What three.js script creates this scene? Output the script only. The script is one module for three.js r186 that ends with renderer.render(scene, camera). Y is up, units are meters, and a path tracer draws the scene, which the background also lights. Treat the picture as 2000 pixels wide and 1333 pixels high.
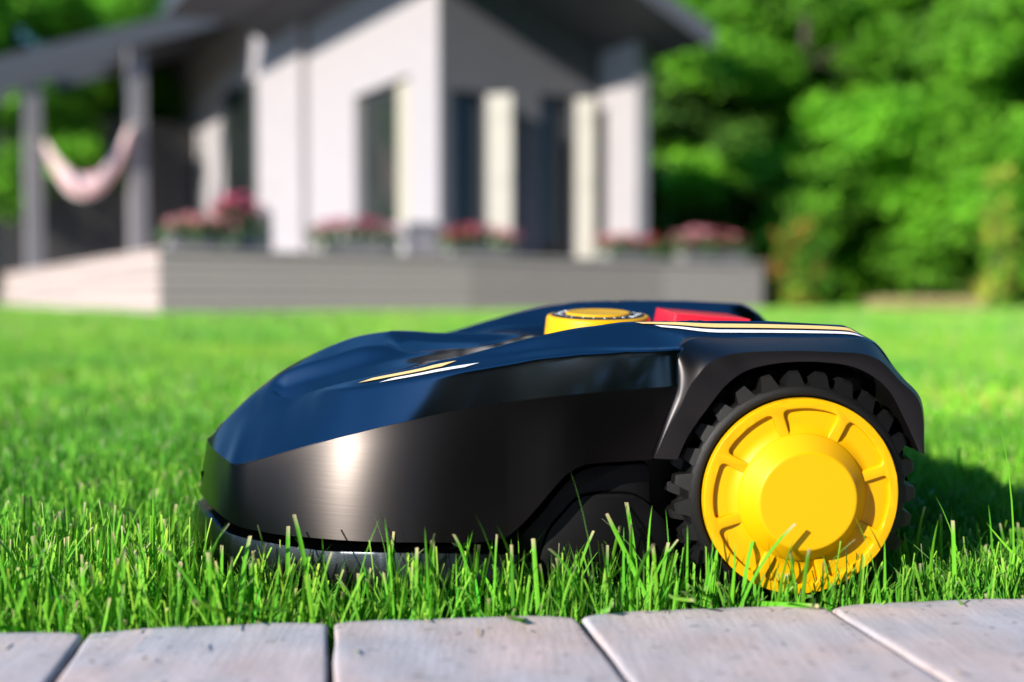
import * as THREE from 'three';
import { mergeGeometries, mergeVertices, toCreasedNormals } from 'three/addons/utils/BufferGeometryUtils.js';
import { RoundedBoxGeometry } from 'three/addons/geometries/RoundedBoxGeometry.js';
import { ImprovedNoise } from 'three/addons/math/ImprovedNoise.js';

// ------------------------------------------------------------------ camera, sky, sun, exposure
const F = 2100, HORIZON = 580, CAM = new THREE.Vector3(0, 0.265, 0.88), PITCH = Math.atan((666.5 - HORIZON) / F);
const scene = new THREE.Scene();
const camera = new THREE.PerspectiveCamera(2 * Math.atan(666.5 / F) * 180 / Math.PI, 1024 / 682, 0.05, 400);
camera.position.copy(CAM); camera.rotation.x = -PITCH;
camera.focus = 0.93; camera.userData.fStop = 2.0; camera.updateMatrixWorld();

const SUN_AZ = 45 * Math.PI / 180, SUN_EL = 23 * Math.PI / 180;         // from the left, a little behind the camera
const toSun = new THREE.Vector3(-Math.cos(SUN_AZ) * Math.cos(SUN_EL), Math.sin(SUN_EL), Math.sin(SUN_AZ) * Math.cos(SUN_EL));
const sun = new THREE.DirectionalLight(new THREE.Color(1.0, 0.93, 0.83), 4.8);
sun.position.copy(toSun).multiplyScalar(40); sun.castShadow = true; sun.shadow.mapSize.set(4096, 4096);
Object.assign(sun.shadow.camera, { left: -20, right: 20, top: 20, bottom: -20, near: 1, far: 90 });
scene.add(sun, sun.target);

function makeSky() {
  const W = 256, H = 128, d = new Float32Array(W * H * 4), v = new THREE.Vector3();
  for (let j = 0; j < H; j++) for (let i = 0; i < W; i++) {
    const th = (j + 0.5) / H * Math.PI, ph = (i + 0.5) / W * 2 * Math.PI;      // row 0 is the bottom of the picture
    const y = -Math.cos(th), s = Math.sin(th);
    v.set(-s * Math.cos(ph), y, -s * Math.sin(ph));
    const up = Math.max(0, y), c = v.dot(toSun);
    const hz = Math.pow(1 - up, 4.5), glow = 0.30 * Math.pow(Math.max(0, c), 8), ray = 0.62 + (c > 0 ? 1.15 : 0.3) * c * c;
    let r = (0.045 + 0.30 * hz) * ray + glow, g = (0.215 + 0.34 * hz) * ray + glow * 0.9, b = (0.55 + 0.24 * hz) * ray + glow * 0.75;
    if (y < 0) { r = 0.10; g = 0.14; b = 0.07; }
    const k = (j * W + i) * 4; d[k] = r; d[k + 1] = g; d[k + 2] = b; d[k + 3] = 1;
  }
  const t = new THREE.DataTexture(d, W, H, THREE.RGBAFormat, THREE.FloatType);
  t.mapping = THREE.EquirectangularReflectionMapping; t.magFilter = t.minFilter = THREE.LinearFilter; t.needsUpdate = true;
  return t;
}
const sky = makeSky();
scene.background = sky; scene.environment = sky; scene.backgroundIntensity = 0.9; scene.environmentIntensity = 0.9;

const renderer = new THREE.WebGLRenderer({ antialias: true });
renderer.toneMapping = THREE.LinearToneMapping; renderer.toneMappingExposure = 1.92;
renderer.shadowMap.enabled = true;

// ------------------------------------------------------------------ helpers
function rng(seed) { let a = seed >>> 0; return () => { a = (a + 0x6D2B79F5) >>> 0; let t = a; t = Math.imul(t ^ (t >>> 15), t | 1); t ^= t + Math.imul(t ^ (t >>> 7), t | 61); return ((t ^ (t >>> 14)) >>> 0) / 4294967296; }; }
const noise = new ImprovedNoise();
const fbm = (x, y, z = 0, o = 4) => { let s = 0, a = 1, n = 0; for (let i = 0; i < o; i++) { s += a * noise.noise(x, y, z); n += a; x *= 2.03; y *= 2.03; z += 7.3; a *= 0.5; } return s / n; };
const clamp = (x, a = 0, b = 1) => Math.min(b, Math.max(a, x)), lerp = (a, b, t) => a + (b - a) * t;
const sst = (a, b, x) => { const t = clamp((x - a) / (b - a)); return t * t * (3 - 2 * t); };
const lin = (r, g, b) => new THREE.Color().setRGB(r, g, b);
const std = (c, o = {}) => new THREE.MeshPhysicalMaterial({ color: c, ...o });
const names = {};
function numbered(n) { const k = names[n] = (names[n] ?? -1) + 1; return k ? n + '_' + String(k).padStart(3, '0') : n; }
function mesh(name, geo, mat, parent) { const m = new THREE.Mesh(geo, mat); m.name = name; m.castShadow = m.receiveShadow = true; parent.add(m); return m; }
function tag(o, label, category, group, kind) { o.userData = { ...o.userData, label, category }; if (group) o.userData.group = group; if (kind) o.userData.kind = kind; return o; }
function thing(name, label, category, pos = [0, 0, 0], turn = 0, group) { const o = new THREE.Group(); o.name = numbered(name); o.position.set(...pos); o.rotation.y = turn; scene.add(o); return tag(o, label, category, group); }
function structure(name, geo, mat, label) { const m = mesh(name, geo, mat, scene); m.userData.kind = 'structure'; if (label) m.userData.label = label; return m; }
function bx(x0, x1, y0, y1, z0, z1) { const g = new THREE.BoxGeometry(x1 - x0, y1 - y0, z1 - z0); g.translate((x0 + x1) / 2, (y0 + y1) / 2, (z0 + z1) / 2); return g; }
function rbx(x0, x1, y0, y1, z0, z1, r, s = 2) { const g = new RoundedBoxGeometry(x1 - x0, y1 - y0, z1 - z0, s, r); g.translate((x0 + x1) / 2, (y0 + y1) / 2, (z0 + z1) / 2); return g; }
function grid(pts, uvScale = 1, flip = false) {          // pts[i][j] = Vector3
  const n = pts.length, m = pts[0].length, pos = new Float32Array(n * m * 3), uv = new Float32Array(n * m * 2), idx = [];
  for (let i = 0; i < n; i++) for (let j = 0; j < m; j++) { const p = pts[i][j], k = i * m + j; pos.set([p.x, p.y, p.z], k * 3); uv.set([p.x * uvScale, (p.z + p.y) * uvScale], k * 2); }
  for (let i = 0; i < n - 1; i++) for (let j = 0; j < m - 1; j++) { const a = i * m + j, b = a + m; flip ? idx.push(a, b, a + 1, a + 1, b, b + 1) : idx.push(a, a + 1, b, b, a + 1, b + 1); }
  const g = new THREE.BufferGeometry(); g.setAttribute('position', new THREE.BufferAttribute(pos, 3)); g.setAttribute('uv', new THREE.BufferAttribute(uv, 2)); g.setIndex(idx); g.computeVertexNormals(); return g;
}
function dataTex(n, fn, srgb = false, rep = 1) {
  const d = new Uint8Array(n * n * 4);
  for (let j = 0; j < n; j++) for (let i = 0; i < n; i++) { const c = fn(i / n, j / n), k = (j * n + i) * 4; for (let q = 0; q < 3; q++) d[k + q] = clamp(c[q] ?? c[0]) * 255; d[k + 3] = 255; }
  const t = new THREE.DataTexture(d, n, n); t.wrapS = t.wrapT = THREE.RepeatWrapping; t.magFilter = THREE.LinearFilter; t.minFilter = THREE.LinearMipmapLinearFilter; t.generateMipmaps = true; if (srgb) t.colorSpace = THREE.SRGBColorSpace; t.repeat.set(rep, rep); t.needsUpdate = true; return t;
}
const smin = (a, b, k) => { const h = clamp(0.5 + 0.5 * (b - a) / k); return lerp(b, a, h) - k * h * (1 - h); };

// ------------------------------------------------------------------ ground
function groundH(x, z) {
  const r = 0.023 * sst(0.0, -0.44, z) + 0.055 * sst(-1.5, -8, z);
  return r + 0.004 * fbm(x * 2.2, z * 2.2, 3) * sst(-0.2, -0.8, z) + 0.03 * fbm(x * 0.35, z * 0.35, 9) * sst(-1, -4, z) - 0.006 * sst(0, 0.05, z);
}
{
  const xs = [], zs = [];
  const fill = (arr, a, b, n) => { for (let i = 0; i < n; i++) arr.push(lerp(a, b, i / n)); };
  fill(xs, -150, -15, 12); fill(xs, -15, -2, 30); fill(xs, -2, 2, 90); fill(xs, 2, 15, 30); fill(xs, 15, 150, 12); xs.push(150);
  fill(zs, 60, 1.5, 8); fill(zs, 1.5, -2, 90); fill(zs, -2, -16, 50); fill(zs, -16, -200, 16); zs.push(-200);
  const soil = std(lin(0.045, 0.042, 0.02), { roughness: 1, map: dataTex(256, (u, v) => { const n = fbm(u * 16, v * 16, 1) * 0.5 + 0.5, m = fbm(u * 40, v * 40, 5) * 0.5 + 0.5; return [0.55 + 0.4 * n * m, 0.62 + 0.35 * n, 0.4 + 0.25 * m]; }, true) });
  soil.map.repeat.set(3, 3);
  structure('ground', grid(xs.map(x => zs.map(z => new THREE.Vector3(x, groundH(x, z), z)))), soil);
}

// ------------------------------------------------------------------ paving along the lawn
const PAVE_Y = 0.021, PD = new THREE.Vector2(0.168, 0.986);    // joint direction (x, z) towards the viewer, edge runs across it
const edgeO = new THREE.Vector2(-0.137, 0.077);                 // where the middle joint meets the lawn
const EU = new THREE.Vector2(0.9945, -0.105);
{
  const tex = [0, 1, 2].map(s => dataTex(512, (u, v) => {
    const a = fbm(u * 9 + s * 20, v * 5, s, 5), streak = fbm(u * 70 + s * 9, v * 5 + a, 4 + s, 3), f = fbm(u * 90, v * 90, 2, 2), warm = clamp(fbm(u * 3.2 + 9 * s, v * 3.2 + 3, 7, 3) * 1.6 + 0.45), pit = fbm(u * 28 + s * 5, v * 28, 12, 2);
    const L = 0.77 + 0.10 * a + 0.055 * streak + 0.05 * f - (pit > 0.38 ? 0.12 : 0);
    return [L * lerp(0.955, 1.05, warm), L * lerp(0.96, 0.975, warm), L * lerp(1.015, 0.975, warm)];
  }, true));
  const bump = dataTex(512, (u, v) => [0.5 + 0.35 * fbm(u * 10, v * 8, 31, 5) + 0.2 * fbm(u * 70, v * 9, 4, 3) + 0.15 * fbm(u * 90, v * 90, 6, 2)]);
  const mats = tex.map(t => { const m = std(lin(0.80, 0.75, 0.71), { roughness: 0.86, map: t, bumpMap: bump, bumpScale: 0.0009 }); t.repeat.set(3.2, 3.2); return m; });
  bump.repeat.set(3.2, 3.2);
  const R = rng(5);
  // widths along the edge, measured from the middle joint
  const cuts = [-0.78, -0.575, -0.38, -0.176, 0, 0.187, 0.385, 0.60, 0.80, 1.0];
  const pave = new THREE.Group(); pave.name = 'paving'; pave.userData.kind = 'structure'; scene.add(pave);
  function paver(u0, u1, v0, v1, seed, front) {
    const n = 26, m = 22, top = [], gap = 0.0021, tilt = (R() - 0.5) * 0.003, tilt2 = (R() - 0.5) * 0.003, lift = (R() - 0.5) * 0.0016;
    const P = (i, j, d) => {
      const a = i / n, b = j / m; let u = lerp(u0 + gap, u1 - gap, a), v = lerp(v0 + gap, v1 - gap, b);
      if (front) v += (1 - b) * (0.010 * fbm(u * 7, seed, 3, 2) + 0.003 * fbm(u * 40, seed, 1, 2) + 0.010 * Math.pow(Math.abs(a - 0.5) * 2, 6));
      u += 0.0025 * fbm(v * 14, i < 2 ? seed : seed + 9, 2, 2) * (i === 0 || i === n ? 1 : 0.4);
      const e = Math.min(a * (u1 - u0), (1 - a) * (u1 - u0), b * (v1 - v0), (1 - b) * (v1 - v0)), rnd = 0.0025;
      const y = PAVE_Y + lift + tilt * (a - 0.5) + tilt2 * (b - 0.5) + 0.0012 * fbm(u * 30, v * 30, seed, 3) - (e < rnd ? (rnd - Math.sqrt(Math.max(0, rnd * rnd - (rnd - e) * (rnd - e)))) * 0.8 : 0);
      return new THREE.Vector3(edgeO.x + EU.x * u + PD.x * v, d ? -0.03 : y, edgeO.y + EU.y * u + PD.y * v);
    };
    const ss = (k, N) => { const t = k / N; return N * (t < 0.5 ? Math.pow(2 * t, 1.7) / 2 : 1 - Math.pow(2 - 2 * t, 1.7) / 2); };
    for (let i = 0; i <= n; i++) { top.push([]); for (let j = 0; j <= m; j++) top[i].push(P(ss(i, n), ss(j, m))); }
    const ring = []; for (let i = 0; i <= n; i++) ring.push([ss(i, n), 0]); for (let j = 1; j <= m; j++) ring.push([n, ss(j, m)]); for (let i = n - 1; i >= 0; i--) ring.push([ss(i, n), m]); for (let j = m - 1; j >= 0; j--) ring.push([0, ss(j, m)]);
    const side = grid(ring.map(([i, j]) => [P(i, j), P(i, j, 1)]), 1, true);
    const g = mergeGeometries([grid(top, 1), side]);
    const uv = g.attributes.uv, ps = g.attributes.position; for (let k = 0; k < uv.count; k++) uv.setXY(k, ps.getX(k) + seed * 0.37, ps.getZ(k) + ps.getY(k) + seed * 0.21);
    return g;
  }
  for (let i = 0; i < cuts.length - 1; i++) for (let r = 0; r < 3; r++) mesh('paving_stone' , paver(cuts[i], cuts[i + 1], r * 0.36, r * 0.36 + 0.36, i * 3 + r + 1, r === 0), mats[(i * 2 + r) % 3], pave);
}

// ------------------------------------------------------------------ grass
const lawnStuff = (name, label) => { const g = new THREE.Group(); g.name = name; g.userData = { label, category: 'grass', kind: 'stuff' }; scene.add(g); return g; };
const grassMat = std(lin(1, 1, 1), { vertexColors: true, roughness: 0.8, transmission: 0.34, side: THREE.DoubleSide, specularIntensity: 0.45 });
function bladeGeo(parts, { h, w, bend, lean, az, x, z, cut, col, tip }, segs = 4) {
  // a folded, curved blade, blunt where it has been mown
  const pos = [], cl = [], ca = Math.cos(az), sa = Math.sin(az), tw = lean;
  const idx = [];
  for (let i = 0; i <= segs; i++) {
    const t = i / segs, wd = w * (cut ? lerp(1, 0.72, t) : Math.pow(1 - t, 0.6) * (1 - 0.2 * t) + (i === segs ? 0 : 0.05)), out = tw * t + bend * t * t, yy = h * (t - 0.28 * (bend / Math.max(h, 1e-4)) * t * t * t);
    const cx = x + ca * out, cz = z + sa * out;
    for (const [s, f] of [[-1, 0], [0, 0.35], [1, 0]]) {
      pos.push(cx - sa * wd * s / 2 + ca * wd * f * 0.5, yy, cz + ca * wd * s / 2 + sa * wd * f * 0.5);
      const k = cut && t > 0.93 ? tip : t < 0.3 ? [col[0] * lerp(1.25, 1, t / 0.3), col[1] * lerp(1.02, 1, t / 0.3), col[2] * 1.1] : col;
      cl.push(...k);
    }
    if (i) for (const q of [0, 1]) { const a = (i - 1) * 3 + q, b = i * 3 + q; idx.push(a, a + 1, b, b, a + 1, b + 1); }
  }
  parts.push({ pos, cl, idx });
}
function joinBlades(parts) {
  const P = [], C = [], I = []; let o = 0;
  for (const p of parts) { P.push(...p.pos); C.push(...p.cl); for (const i of p.idx) I.push(i + o); o += p.pos.length / 3; }
  const g = new THREE.BufferGeometry(); g.setAttribute('position', new THREE.Float32BufferAttribute(P, 3)); g.setAttribute('color', new THREE.Float32BufferAttribute(C, 3)); g.setIndex(I); g.computeVertexNormals(); return g;
}
function greens(R) {
  const t = R(), y = R();
  if (y < 0.025) return [0.33 + 0.1 * t, 0.29 + 0.08 * t, 0.09];                  // dry straw
  if (y < 0.10) return [0.20, 0.45 + 0.05 * t, 0.03];
  const k = 0.72 + 0.6 * R(); return [lerp(0.055, 0.16, t) * k, lerp(0.31, 0.48, t) * k, lerp(0.010, 0.022, t) * k];
}
function tuft(seed, n, rad, hMin, hMax, wMin, wMax, segs) {
  const R = rng(seed), parts = [];
  for (let i = 0; i < n; i++) {
    const a = R() * 6.283, r = rad * Math.sqrt(R()), h = lerp(hMin, hMax, R() * R() * 0.75 + R() * 0.25), cut = R() < 0.6;
    const g = greens(R), tip = R() < 0.2 ? [0.40, 0.40, 0.2] : [g[0] * 1.6, g[1] * 1.15, g[2] * 1.8];
    bladeGeo(parts, { h, w: lerp(wMin, wMax, R() * R()), bend: h * 0.55 * R() * R(), lean: h * (R() - 0.25) * 0.5, az: R() * 6.283, x: Math.cos(a) * r, z: Math.sin(a) * r, cut, col: g, tip }, segs);
  }
  return joinBlades(parts);
}
const edgeZ = x => edgeO.y + (x - edgeO.x) * (EU.y / EU.x);
function scatter(parent, name, geos, spots) {
  const by = geos.map(() => []); spots.forEach((s, i) => by[s.k ?? i % geos.length].push(s));
  const M = new THREE.Matrix4(), Q = new THREE.Quaternion(), E = new THREE.Euler(), V = new THREE.Vector3(), S = new THREE.Vector3(), C = new THREE.Color();
  by.forEach((list, k) => {
    if (!list.length) return;
    const im = new THREE.InstancedMesh(geos[k], grassMat, list.length); im.name = name; im.castShadow = im.receiveShadow = true;
    list.forEach((s, i) => { Q.setFromEuler(E.set(s.tx ?? 0, s.a, s.tz ?? 0)); im.setMatrixAt(i, M.compose(V.set(s.x, s.y, s.z), Q, S.set(s.s, s.sy ?? s.s, s.s))); im.setColorAt(i, C.setRGB(...s.c)); });
    parent.add(im);
  });
}
const lawn = lawnStuff('lawn_grass', 'bright green mown lawn grass growing between the paving and the house');
const underMower = (x, z) => x > -0.29 && x < 0.335 && z < 0.0 && z > -0.46;
const nearWheel = (x, z) => Math.abs(x - 0.235) < 0.062 && ((z < 0.002 && z > -0.085) || (z > -0.47 && z < -0.36));
{
  const R = rng(77), near = Array.from({ length: 9 }, (_, i) => tuft(100 + i, 12, 0.022, 0.018, 0.080, 0.0016, 0.0050, 5)), spots = [];
  const tint = (x, z) => { const a = fbm(x * 1.1, z * 1.1, 21, 3), b = fbm(x * 5, z * 5, 2, 2); const L = 1 + 0.42 * a + 0.28 * b; return [L * (1.1 + 0.7 * a), L, L * (1.1 - 0.2 * a)]; };
  const st = 0.0165;
  for (let z = 0.13; z > -1.0; z -= st) { const half = 0.30 + 0.52 * (0.88 - z); for (let x = -half; x < half + 0.1; x += st) {
    const X = x + (R() - 0.5) * st * 1.4, Z = z + (R() - 0.5) * st * 1.4; const e = edgeZ(X) - 0.006;
    if (Z > e - 0.004 || nearWheel(X, Z)) { R(); continue; }
    const um = underMower(X, Z), n = fbm(X * 9, Z * 9, 5, 2), near0 = clamp((e - Z) / 0.03), s = um ? 0.55 : (0.98 + 0.35 * n + 0.2 * (R() - 0.5)) * lerp(0.8, 1, near0);
    spots.push({ x: X, y: groundH(X, Z) - 0.002, z: Z, a: R() * 6.283, s: 1, sy: um ? s : s * (0.84 + 0.28 * sst(-0.3, 0.0, Z)) * (1 - 0.25 * sst(0.32, 0.36, X) * sst(0.03, -0.03, Z)), tx: (R() - 0.5) * 0.5, tz: (R() - 0.5) * 0.5, c: tint(X, Z), k: Math.floor(R() * 9) });
  } }
  scatter(lawn, 'grass_blades', near, spots);
  // taller blades the mower has missed, and a few lying ones
  const tall = Array.from({ length: 8 }, (_, i) => { const Q = rng(900 + i), p = []; const h = lerp(0.058, 0.098, Q()), g = greens(Q); bladeGeo(p, { h, w: lerp(0.0026, 0.0048, Q()), bend: h * 0.4 * Q(), lean: h * 0.3 * (Q() - 0.3), az: Q() * 6.3, x: 0, z: 0, cut: Q() < 0.7, col: [lerp(0.06, 0.16, Q()), lerp(0.33, 0.48, Q()), 0.012], tip: [0.45, 0.40, 0.22] }, 7); return joinBlades(p); });
  const ts = [];
  for (let i = 0; i < 760; i++) { const x = lerp(-0.62, 0.62, R()), z = lerp(0.07, -0.12, Math.pow(R(), 1.3)); if (z > edgeZ(x) - 0.01 || underMower(x, z) || nearWheel(x, z) || (x > 0.33 && R() < 0.75)) continue; ts.push({ x, y: groundH(x, z), z, a: R() * 6.3, s: 1, sy: lerp(0.75, 1.12, R()), tx: (R() - 0.5) * 0.35, tz: (R() - 0.5) * 0.35, c: [1, 1, 1], k: Math.floor(R() * 8) }); }
  for (let i = 0; i < 160; i++) { const z = lerp(-0.1, -1.0, R()), h = 0.3 + 0.5 * (0.88 - z), x = lerp(-h, h, R()); if (underMower(x, z)) continue; ts.push({ x, y: groundH(x, z), z, a: R() * 6.3, s: 1, sy: lerp(0.6, 1.0, R()), tx: (R() - 0.5) * 0.4, tz: (R() - 0.5) * 0.4, c: [1, 1, 1], k: Math.floor(R() * 8) }); }
  for (const [x, z, hh, t] of [[0.068, 0.035, 1.5, 0.02], [0.428, -0.03, 1.75, -0.07], [0.385, -0.02, 1.1, 0.1], [0.30, 0.02, 1.05, 0.06], [-0.005, 0.03, 1.15, -0.25], [0.012, 0.04, 1.2, -0.4], [-0.09, 0.03, 1.1, 0.12]]) ts.push({ x, y: groundH(x, z), z, a: 1.5 + x, s: 1, sy: hh, tz: -t, tx: 0, c: [1, 1, 1], k: 2 });
  scatter(lawn, 'tall_blades', tall, ts);
  // lying blades near the kerb
  const lie = []; for (let i = 0; i < 70; i++) { const x = lerp(-0.6, 0.6, R()), z = edgeZ(x) - 0.012 - 0.03 * R(); lie.push({ x, y: groundH(x, z) + 0.012 + 0.02 * R(), z, a: R() * 6.3, s: 1, sy: lerp(0.5, 1, R()), tx: 1.2 * (R() < 0.5 ? 1 : -1) + 0.3 * R(), tz: (R() - 0.5), c: [1.15, 1.05, 1.1], k: Math.floor(R() * 8) }); }
  scatter(lawn, 'lying_blades', tall, lie);
  // middle lawn
  const mid = Array.from({ length: 6 }, (_, i) => tuft(300 + i, 260, 0.085, 0.024, 0.062, 0.0030, 0.0075, 3)), ms = [];
  const sm = 0.085;
  for (let z = -0.98; z > -4.2; z -= sm) { const half = 0.5 + 0.55 * (0.88 - z); for (let x = -half; x < half + 0.6; x += sm) { const X = x + (R() - 0.5) * sm, Z = z + (R() - 0.5) * sm, n = fbm(X * 5, Z * 5, 5, 2); ms.push({ x: X, y: groundH(X, Z) - 0.003, z: Z, a: R() * 6.283, s: 1, sy: 0.95 + 0.4 * n, c: tint(X, Z).map(v => v * 1.12), k: Math.floor(R() * 6) }); } }
  scatter(lawn, 'grass_blades', mid, ms);
  const far = Array.from({ length: 5 }, (_, i) => tuft(500 + i, 480, 0.26, 0.03, 0.075, 0.009, 0.016, 2)), fs = [];
  const sf = 0.24;
  for (let z = -4.1; z > -19; z -= sf) { const half = 1 + 0.6 * (0.88 - z); for (let x = -half; x < half; x += sf) { const X = x + (R() - 0.5) * sf, Z = z + (R() - 0.5) * sf; const n = fbm(X * 2, Z * 2, 5, 2); fs.push({ x: X, y: groundH(X, Z) - 0.004, z: Z, a: R() * 6.283, s: 1, sy: 0.9 + 0.4 * n, c: tint(X, Z).map(v => v * 1.12), k: Math.floor(R() * 5), tx: 0 }); } }
  const inHouse = s => { const [X, Z] = toHouse(s.x, s.z); return X > 0.1 && Z < -0.1; };
  scatter(lawn, 'grass_blades', far, fs.filter(s => !inHouse(s)));
}

// clippings the mower has thrown onto the stones
{
  const R = rng(55), bits = lawnStuff('grass_clippings', 'dry grass clippings scattered over the pale paving stones'), list = [];
  const geo = [0, 1, 2].map(i => { const p = []; bladeGeo(p, { h: 0.006 + 0.005 * i, w: 0.0014, bend: 0.002, lean: 0.001, az: i, x: 0, z: 0, cut: true, col: [[0.3, 0.22, 0.1], [0.16, 0.24, 0.05], [0.38, 0.30, 0.14]][i], tip: [0.4, 0.34, 0.2] }, 3); return joinBlades(p); });
  for (let i = 0; i < 60; i++) { const x = lerp(-0.5, 0.55, R()), z = edgeZ(x) + 0.004 + 0.3 * Math.pow(R(), 2.2); list.push({ x, y: PAVE_Y + 0.0022, z, a: R() * 6.3, s: 1, tx: 1.5, tz: (R() - 0.5) * 0.2, c: [1, 1, 1], k: i % 3 }); }
  scatter(bits, 'clippings', geo, list);
}

// ------------------------------------------------------------------ house on its deck
function houseFrame() { const a = 31 * Math.PI / 180; return { a, o: new THREE.Vector3(-3.08, 0.077, 0.88 - 9.4), c: Math.cos(a), s: Math.sin(a) }; }
function toHouse(x, z) { const h = houseFrame(), dx = x - h.o.x, dz = z - h.o.z; return [dx * h.c - dz * h.s, dx * h.s + dz * h.c]; }
function fromHouse(X, Y, Z) { const h = houseFrame(); return [h.o.x + X * h.c + Z * h.s, h.o.y + Y, h.o.z - X * h.s + Z * h.c]; }
const HF = houseFrame(), DECK = 0.612;
const woodTex = (seed, L) => dataTex(256, (u, v) => { const g = fbm(u * 2.5 + seed, v * 46, seed, 4), k = fbm(u * 7, v * 6 + seed, 3, 3); const q = L + 0.14 * g + 0.08 * k; return [q, q * 0.955, q * 0.945]; }, true);
const boardMats = [0, 1, 2, 3].map(i => std(lin(0.60, 0.53, 0.50), { roughness: 0.8, map: woodTex(i * 3 + 1, [0.86, 0.78, 0.9, 0.82][i]) }));
const plasterTex = dataTex(256, (u, v) => { const q = 0.93 + 0.05 * fbm(u * 8, v * 8, 2, 4) + 0.03 * fbm(u * 60, v * 60, 3, 2); return [q, q, q]; }, true);
const white = std(lin(0.375, 0.352, 0.362), { roughness: 0.85, map: plasterTex }), shadeWall = std(lin(0.12, 0.12, 0.137), { roughness: 0.9, map: plasterTex }), darkRoof = std(lin(0.055, 0.06, 0.07), { roughness: 0.55 });  // the grey plaster is the white one darkened to stand in for shade
const glass = std(lin(0.02, 0.026, 0.024), { roughness: 0.06 }), frameMat = std(lin(0.05, 0.055, 0.06), { roughness: 0.5 }), postMat = std(lin(0.19, 0.18, 0.185), { roughness: 0.75 }), creamPaint = std(lin(0.33, 0.315, 0.27), { roughness: 0.6 });
{
  const hx = (px, Z) => { const r = (px - 1000) / F; return (3.08 - HF.s * Z + r * (9.4 - HF.c * Z)) / (HF.c - HF.s * r); };
  const hz = (px, X) => { const r = (px - 1000) / F; return (r * (9.4 + HF.s * X) + 3.08 - HF.c * X) / (HF.s + r * HF.c); };
  const hy = (py, X, Z) => CAM.y + (HORIZON - py) / F * (9.4 + X * HF.s - Z * HF.c) - HF.o.y;
  const deck = thing('deck', 'raised timber deck with horizontal grey boards around its base', 'deck', HF.o.toArray(), HF.a);
  const L = hx(1490, 0), W = 24, n = 6, h = DECK - 0.035;
  for (let i = 0; i < n; i++) {
    const y0 = i * h / n + 0.004, y1 = (i + 1) * h / n - 0.006;
    for (const [a, b, k] of [[0.0, 3.1, 0], [3.104, 5.6, 1], [5.604, L, 2]]) mesh('board', bx(a, b, y0, y1, -0.028, 0), boardMats[(i * 2 + k) % 4], deck);
    for (const [a, b, k] of [[-4.2, -0.03, 0], [-8.6, -4.204, 1], [-W, -8.604, 2]]) mesh('board', bx(-0.002, 0.026, y0, y1, a, b), boardMats[(i + k + 1) % 4], deck);
  }
  mesh('frame', bx(0.03, L - 0.03, 0, DECK - 0.04, -W, -0.032), std(lin(0.06, 0.055, 0.05), { roughness: 0.9 }), deck);
  for (let z = 0, i = 0; z > -3.0; z -= 0.145, i++) mesh('deck_plank', bx(-0.03, L + 0.03, DECK - 0.034, DECK, z - 0.139, z + 0.02 * (i === 0)), boardMats[i % 4], deck);
  mesh('deck_top', bx(-0.03, L + 0.03, DECK - 0.034, DECK - 0.002, -W, -3.06), boardMats[0], deck);

  const house = thing('house', 'single storey white house with shade painted grey on its front wall and a dark overhanging roof', 'house', HF.o.toArray(), HF.a);
  const y0 = DECK, ZW = -1.65, XC = hx(860, ZW), ZA = hz(605, XC), XB = hx(590, ZA), ZB = hz(505, XB), ZP = ZB - 0.35, H = 4.55;
  const wallHoles = (w, hgt, holes, t) => { const s = new THREE.Shape([new THREE.Vector2(0, 0), new THREE.Vector2(w, 0), new THREE.Vector2(w, hgt), new THREE.Vector2(0, hgt)]); for (const [a, b, c, d] of holes) s.holes.push(new THREE.Path([new THREE.Vector2(a, c), new THREE.Vector2(a, d), new THREE.Vector2(b, d), new THREE.Vector2(b, c)])); return new THREE.ExtrudeGeometry(s, { depth: t, bevelEnabled: false }); };
  const door = (X0, X1, Y, Z, hgt) => {           // glazed door in a wall that faces the front
    const d = new THREE.Group(); d.name = 'glazed_door'; house.add(d);
    mesh('door_frame', mergeGeometries([bx(X0, X0 + 0.06, Y, Y + hgt, Z - 0.08, Z), bx(X1 - 0.06, X1, Y, Y + hgt, Z - 0.08, Z), bx(X0 + 0.06, X1 - 0.06, Y + hgt - 0.08, Y + hgt, Z - 0.08, Z)]), frameMat, d);
    mesh('pane', bx(X0 + 0.061, X1 - 0.061, Y, Y + hgt - 0.081, Z - 0.05, Z - 0.035), glass, d);
  };
  const sideDoor = (X, Y, z0, z1, hgt) => {       // glazed door in a wall that faces the sun
    const d = new THREE.Group(); d.name = 'glazed_door'; house.add(d);
    mesh('door_frame', mergeGeometries([bx(X - 0.06, X, Y, Y + hgt, z0, z0 + 0.07), bx(X - 0.06, X, Y, Y + hgt, z1 - 0.07, z1), bx(X - 0.06, X, Y + hgt - 0.08, Y + hgt, z0 + 0.07, z1 - 0.07)]), frameMat, d);
    mesh('pane', bx(X - 0.035, X - 0.02, Y, Y + hgt - 0.08, z0 + 0.07, z1 - 0.07), glass, d);
  };
  // sunlit side wall: its outline runs back along -Z from the near corner
  const dz0 = hz(800, XC), dz1 = hz(695, XC), dTop = hy(172, XC, (dz0 + dz1) / 2) - y0;
  const Ag = wallHoles(ZW - 0.043 - ZA, H - y0, [[ZW - 0.043 - dz0, ZW - 0.043 - dz1, 0.02, dTop]], 0.2); Ag.rotateY(Math.PI / 2); Ag.translate(XC, y0, ZW - 0.043); mesh('wall', Ag, white, house);
  sideDoor(XC + 0.17, y0 + 0.02, dz1, dz0, dTop - 0.02);
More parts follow.
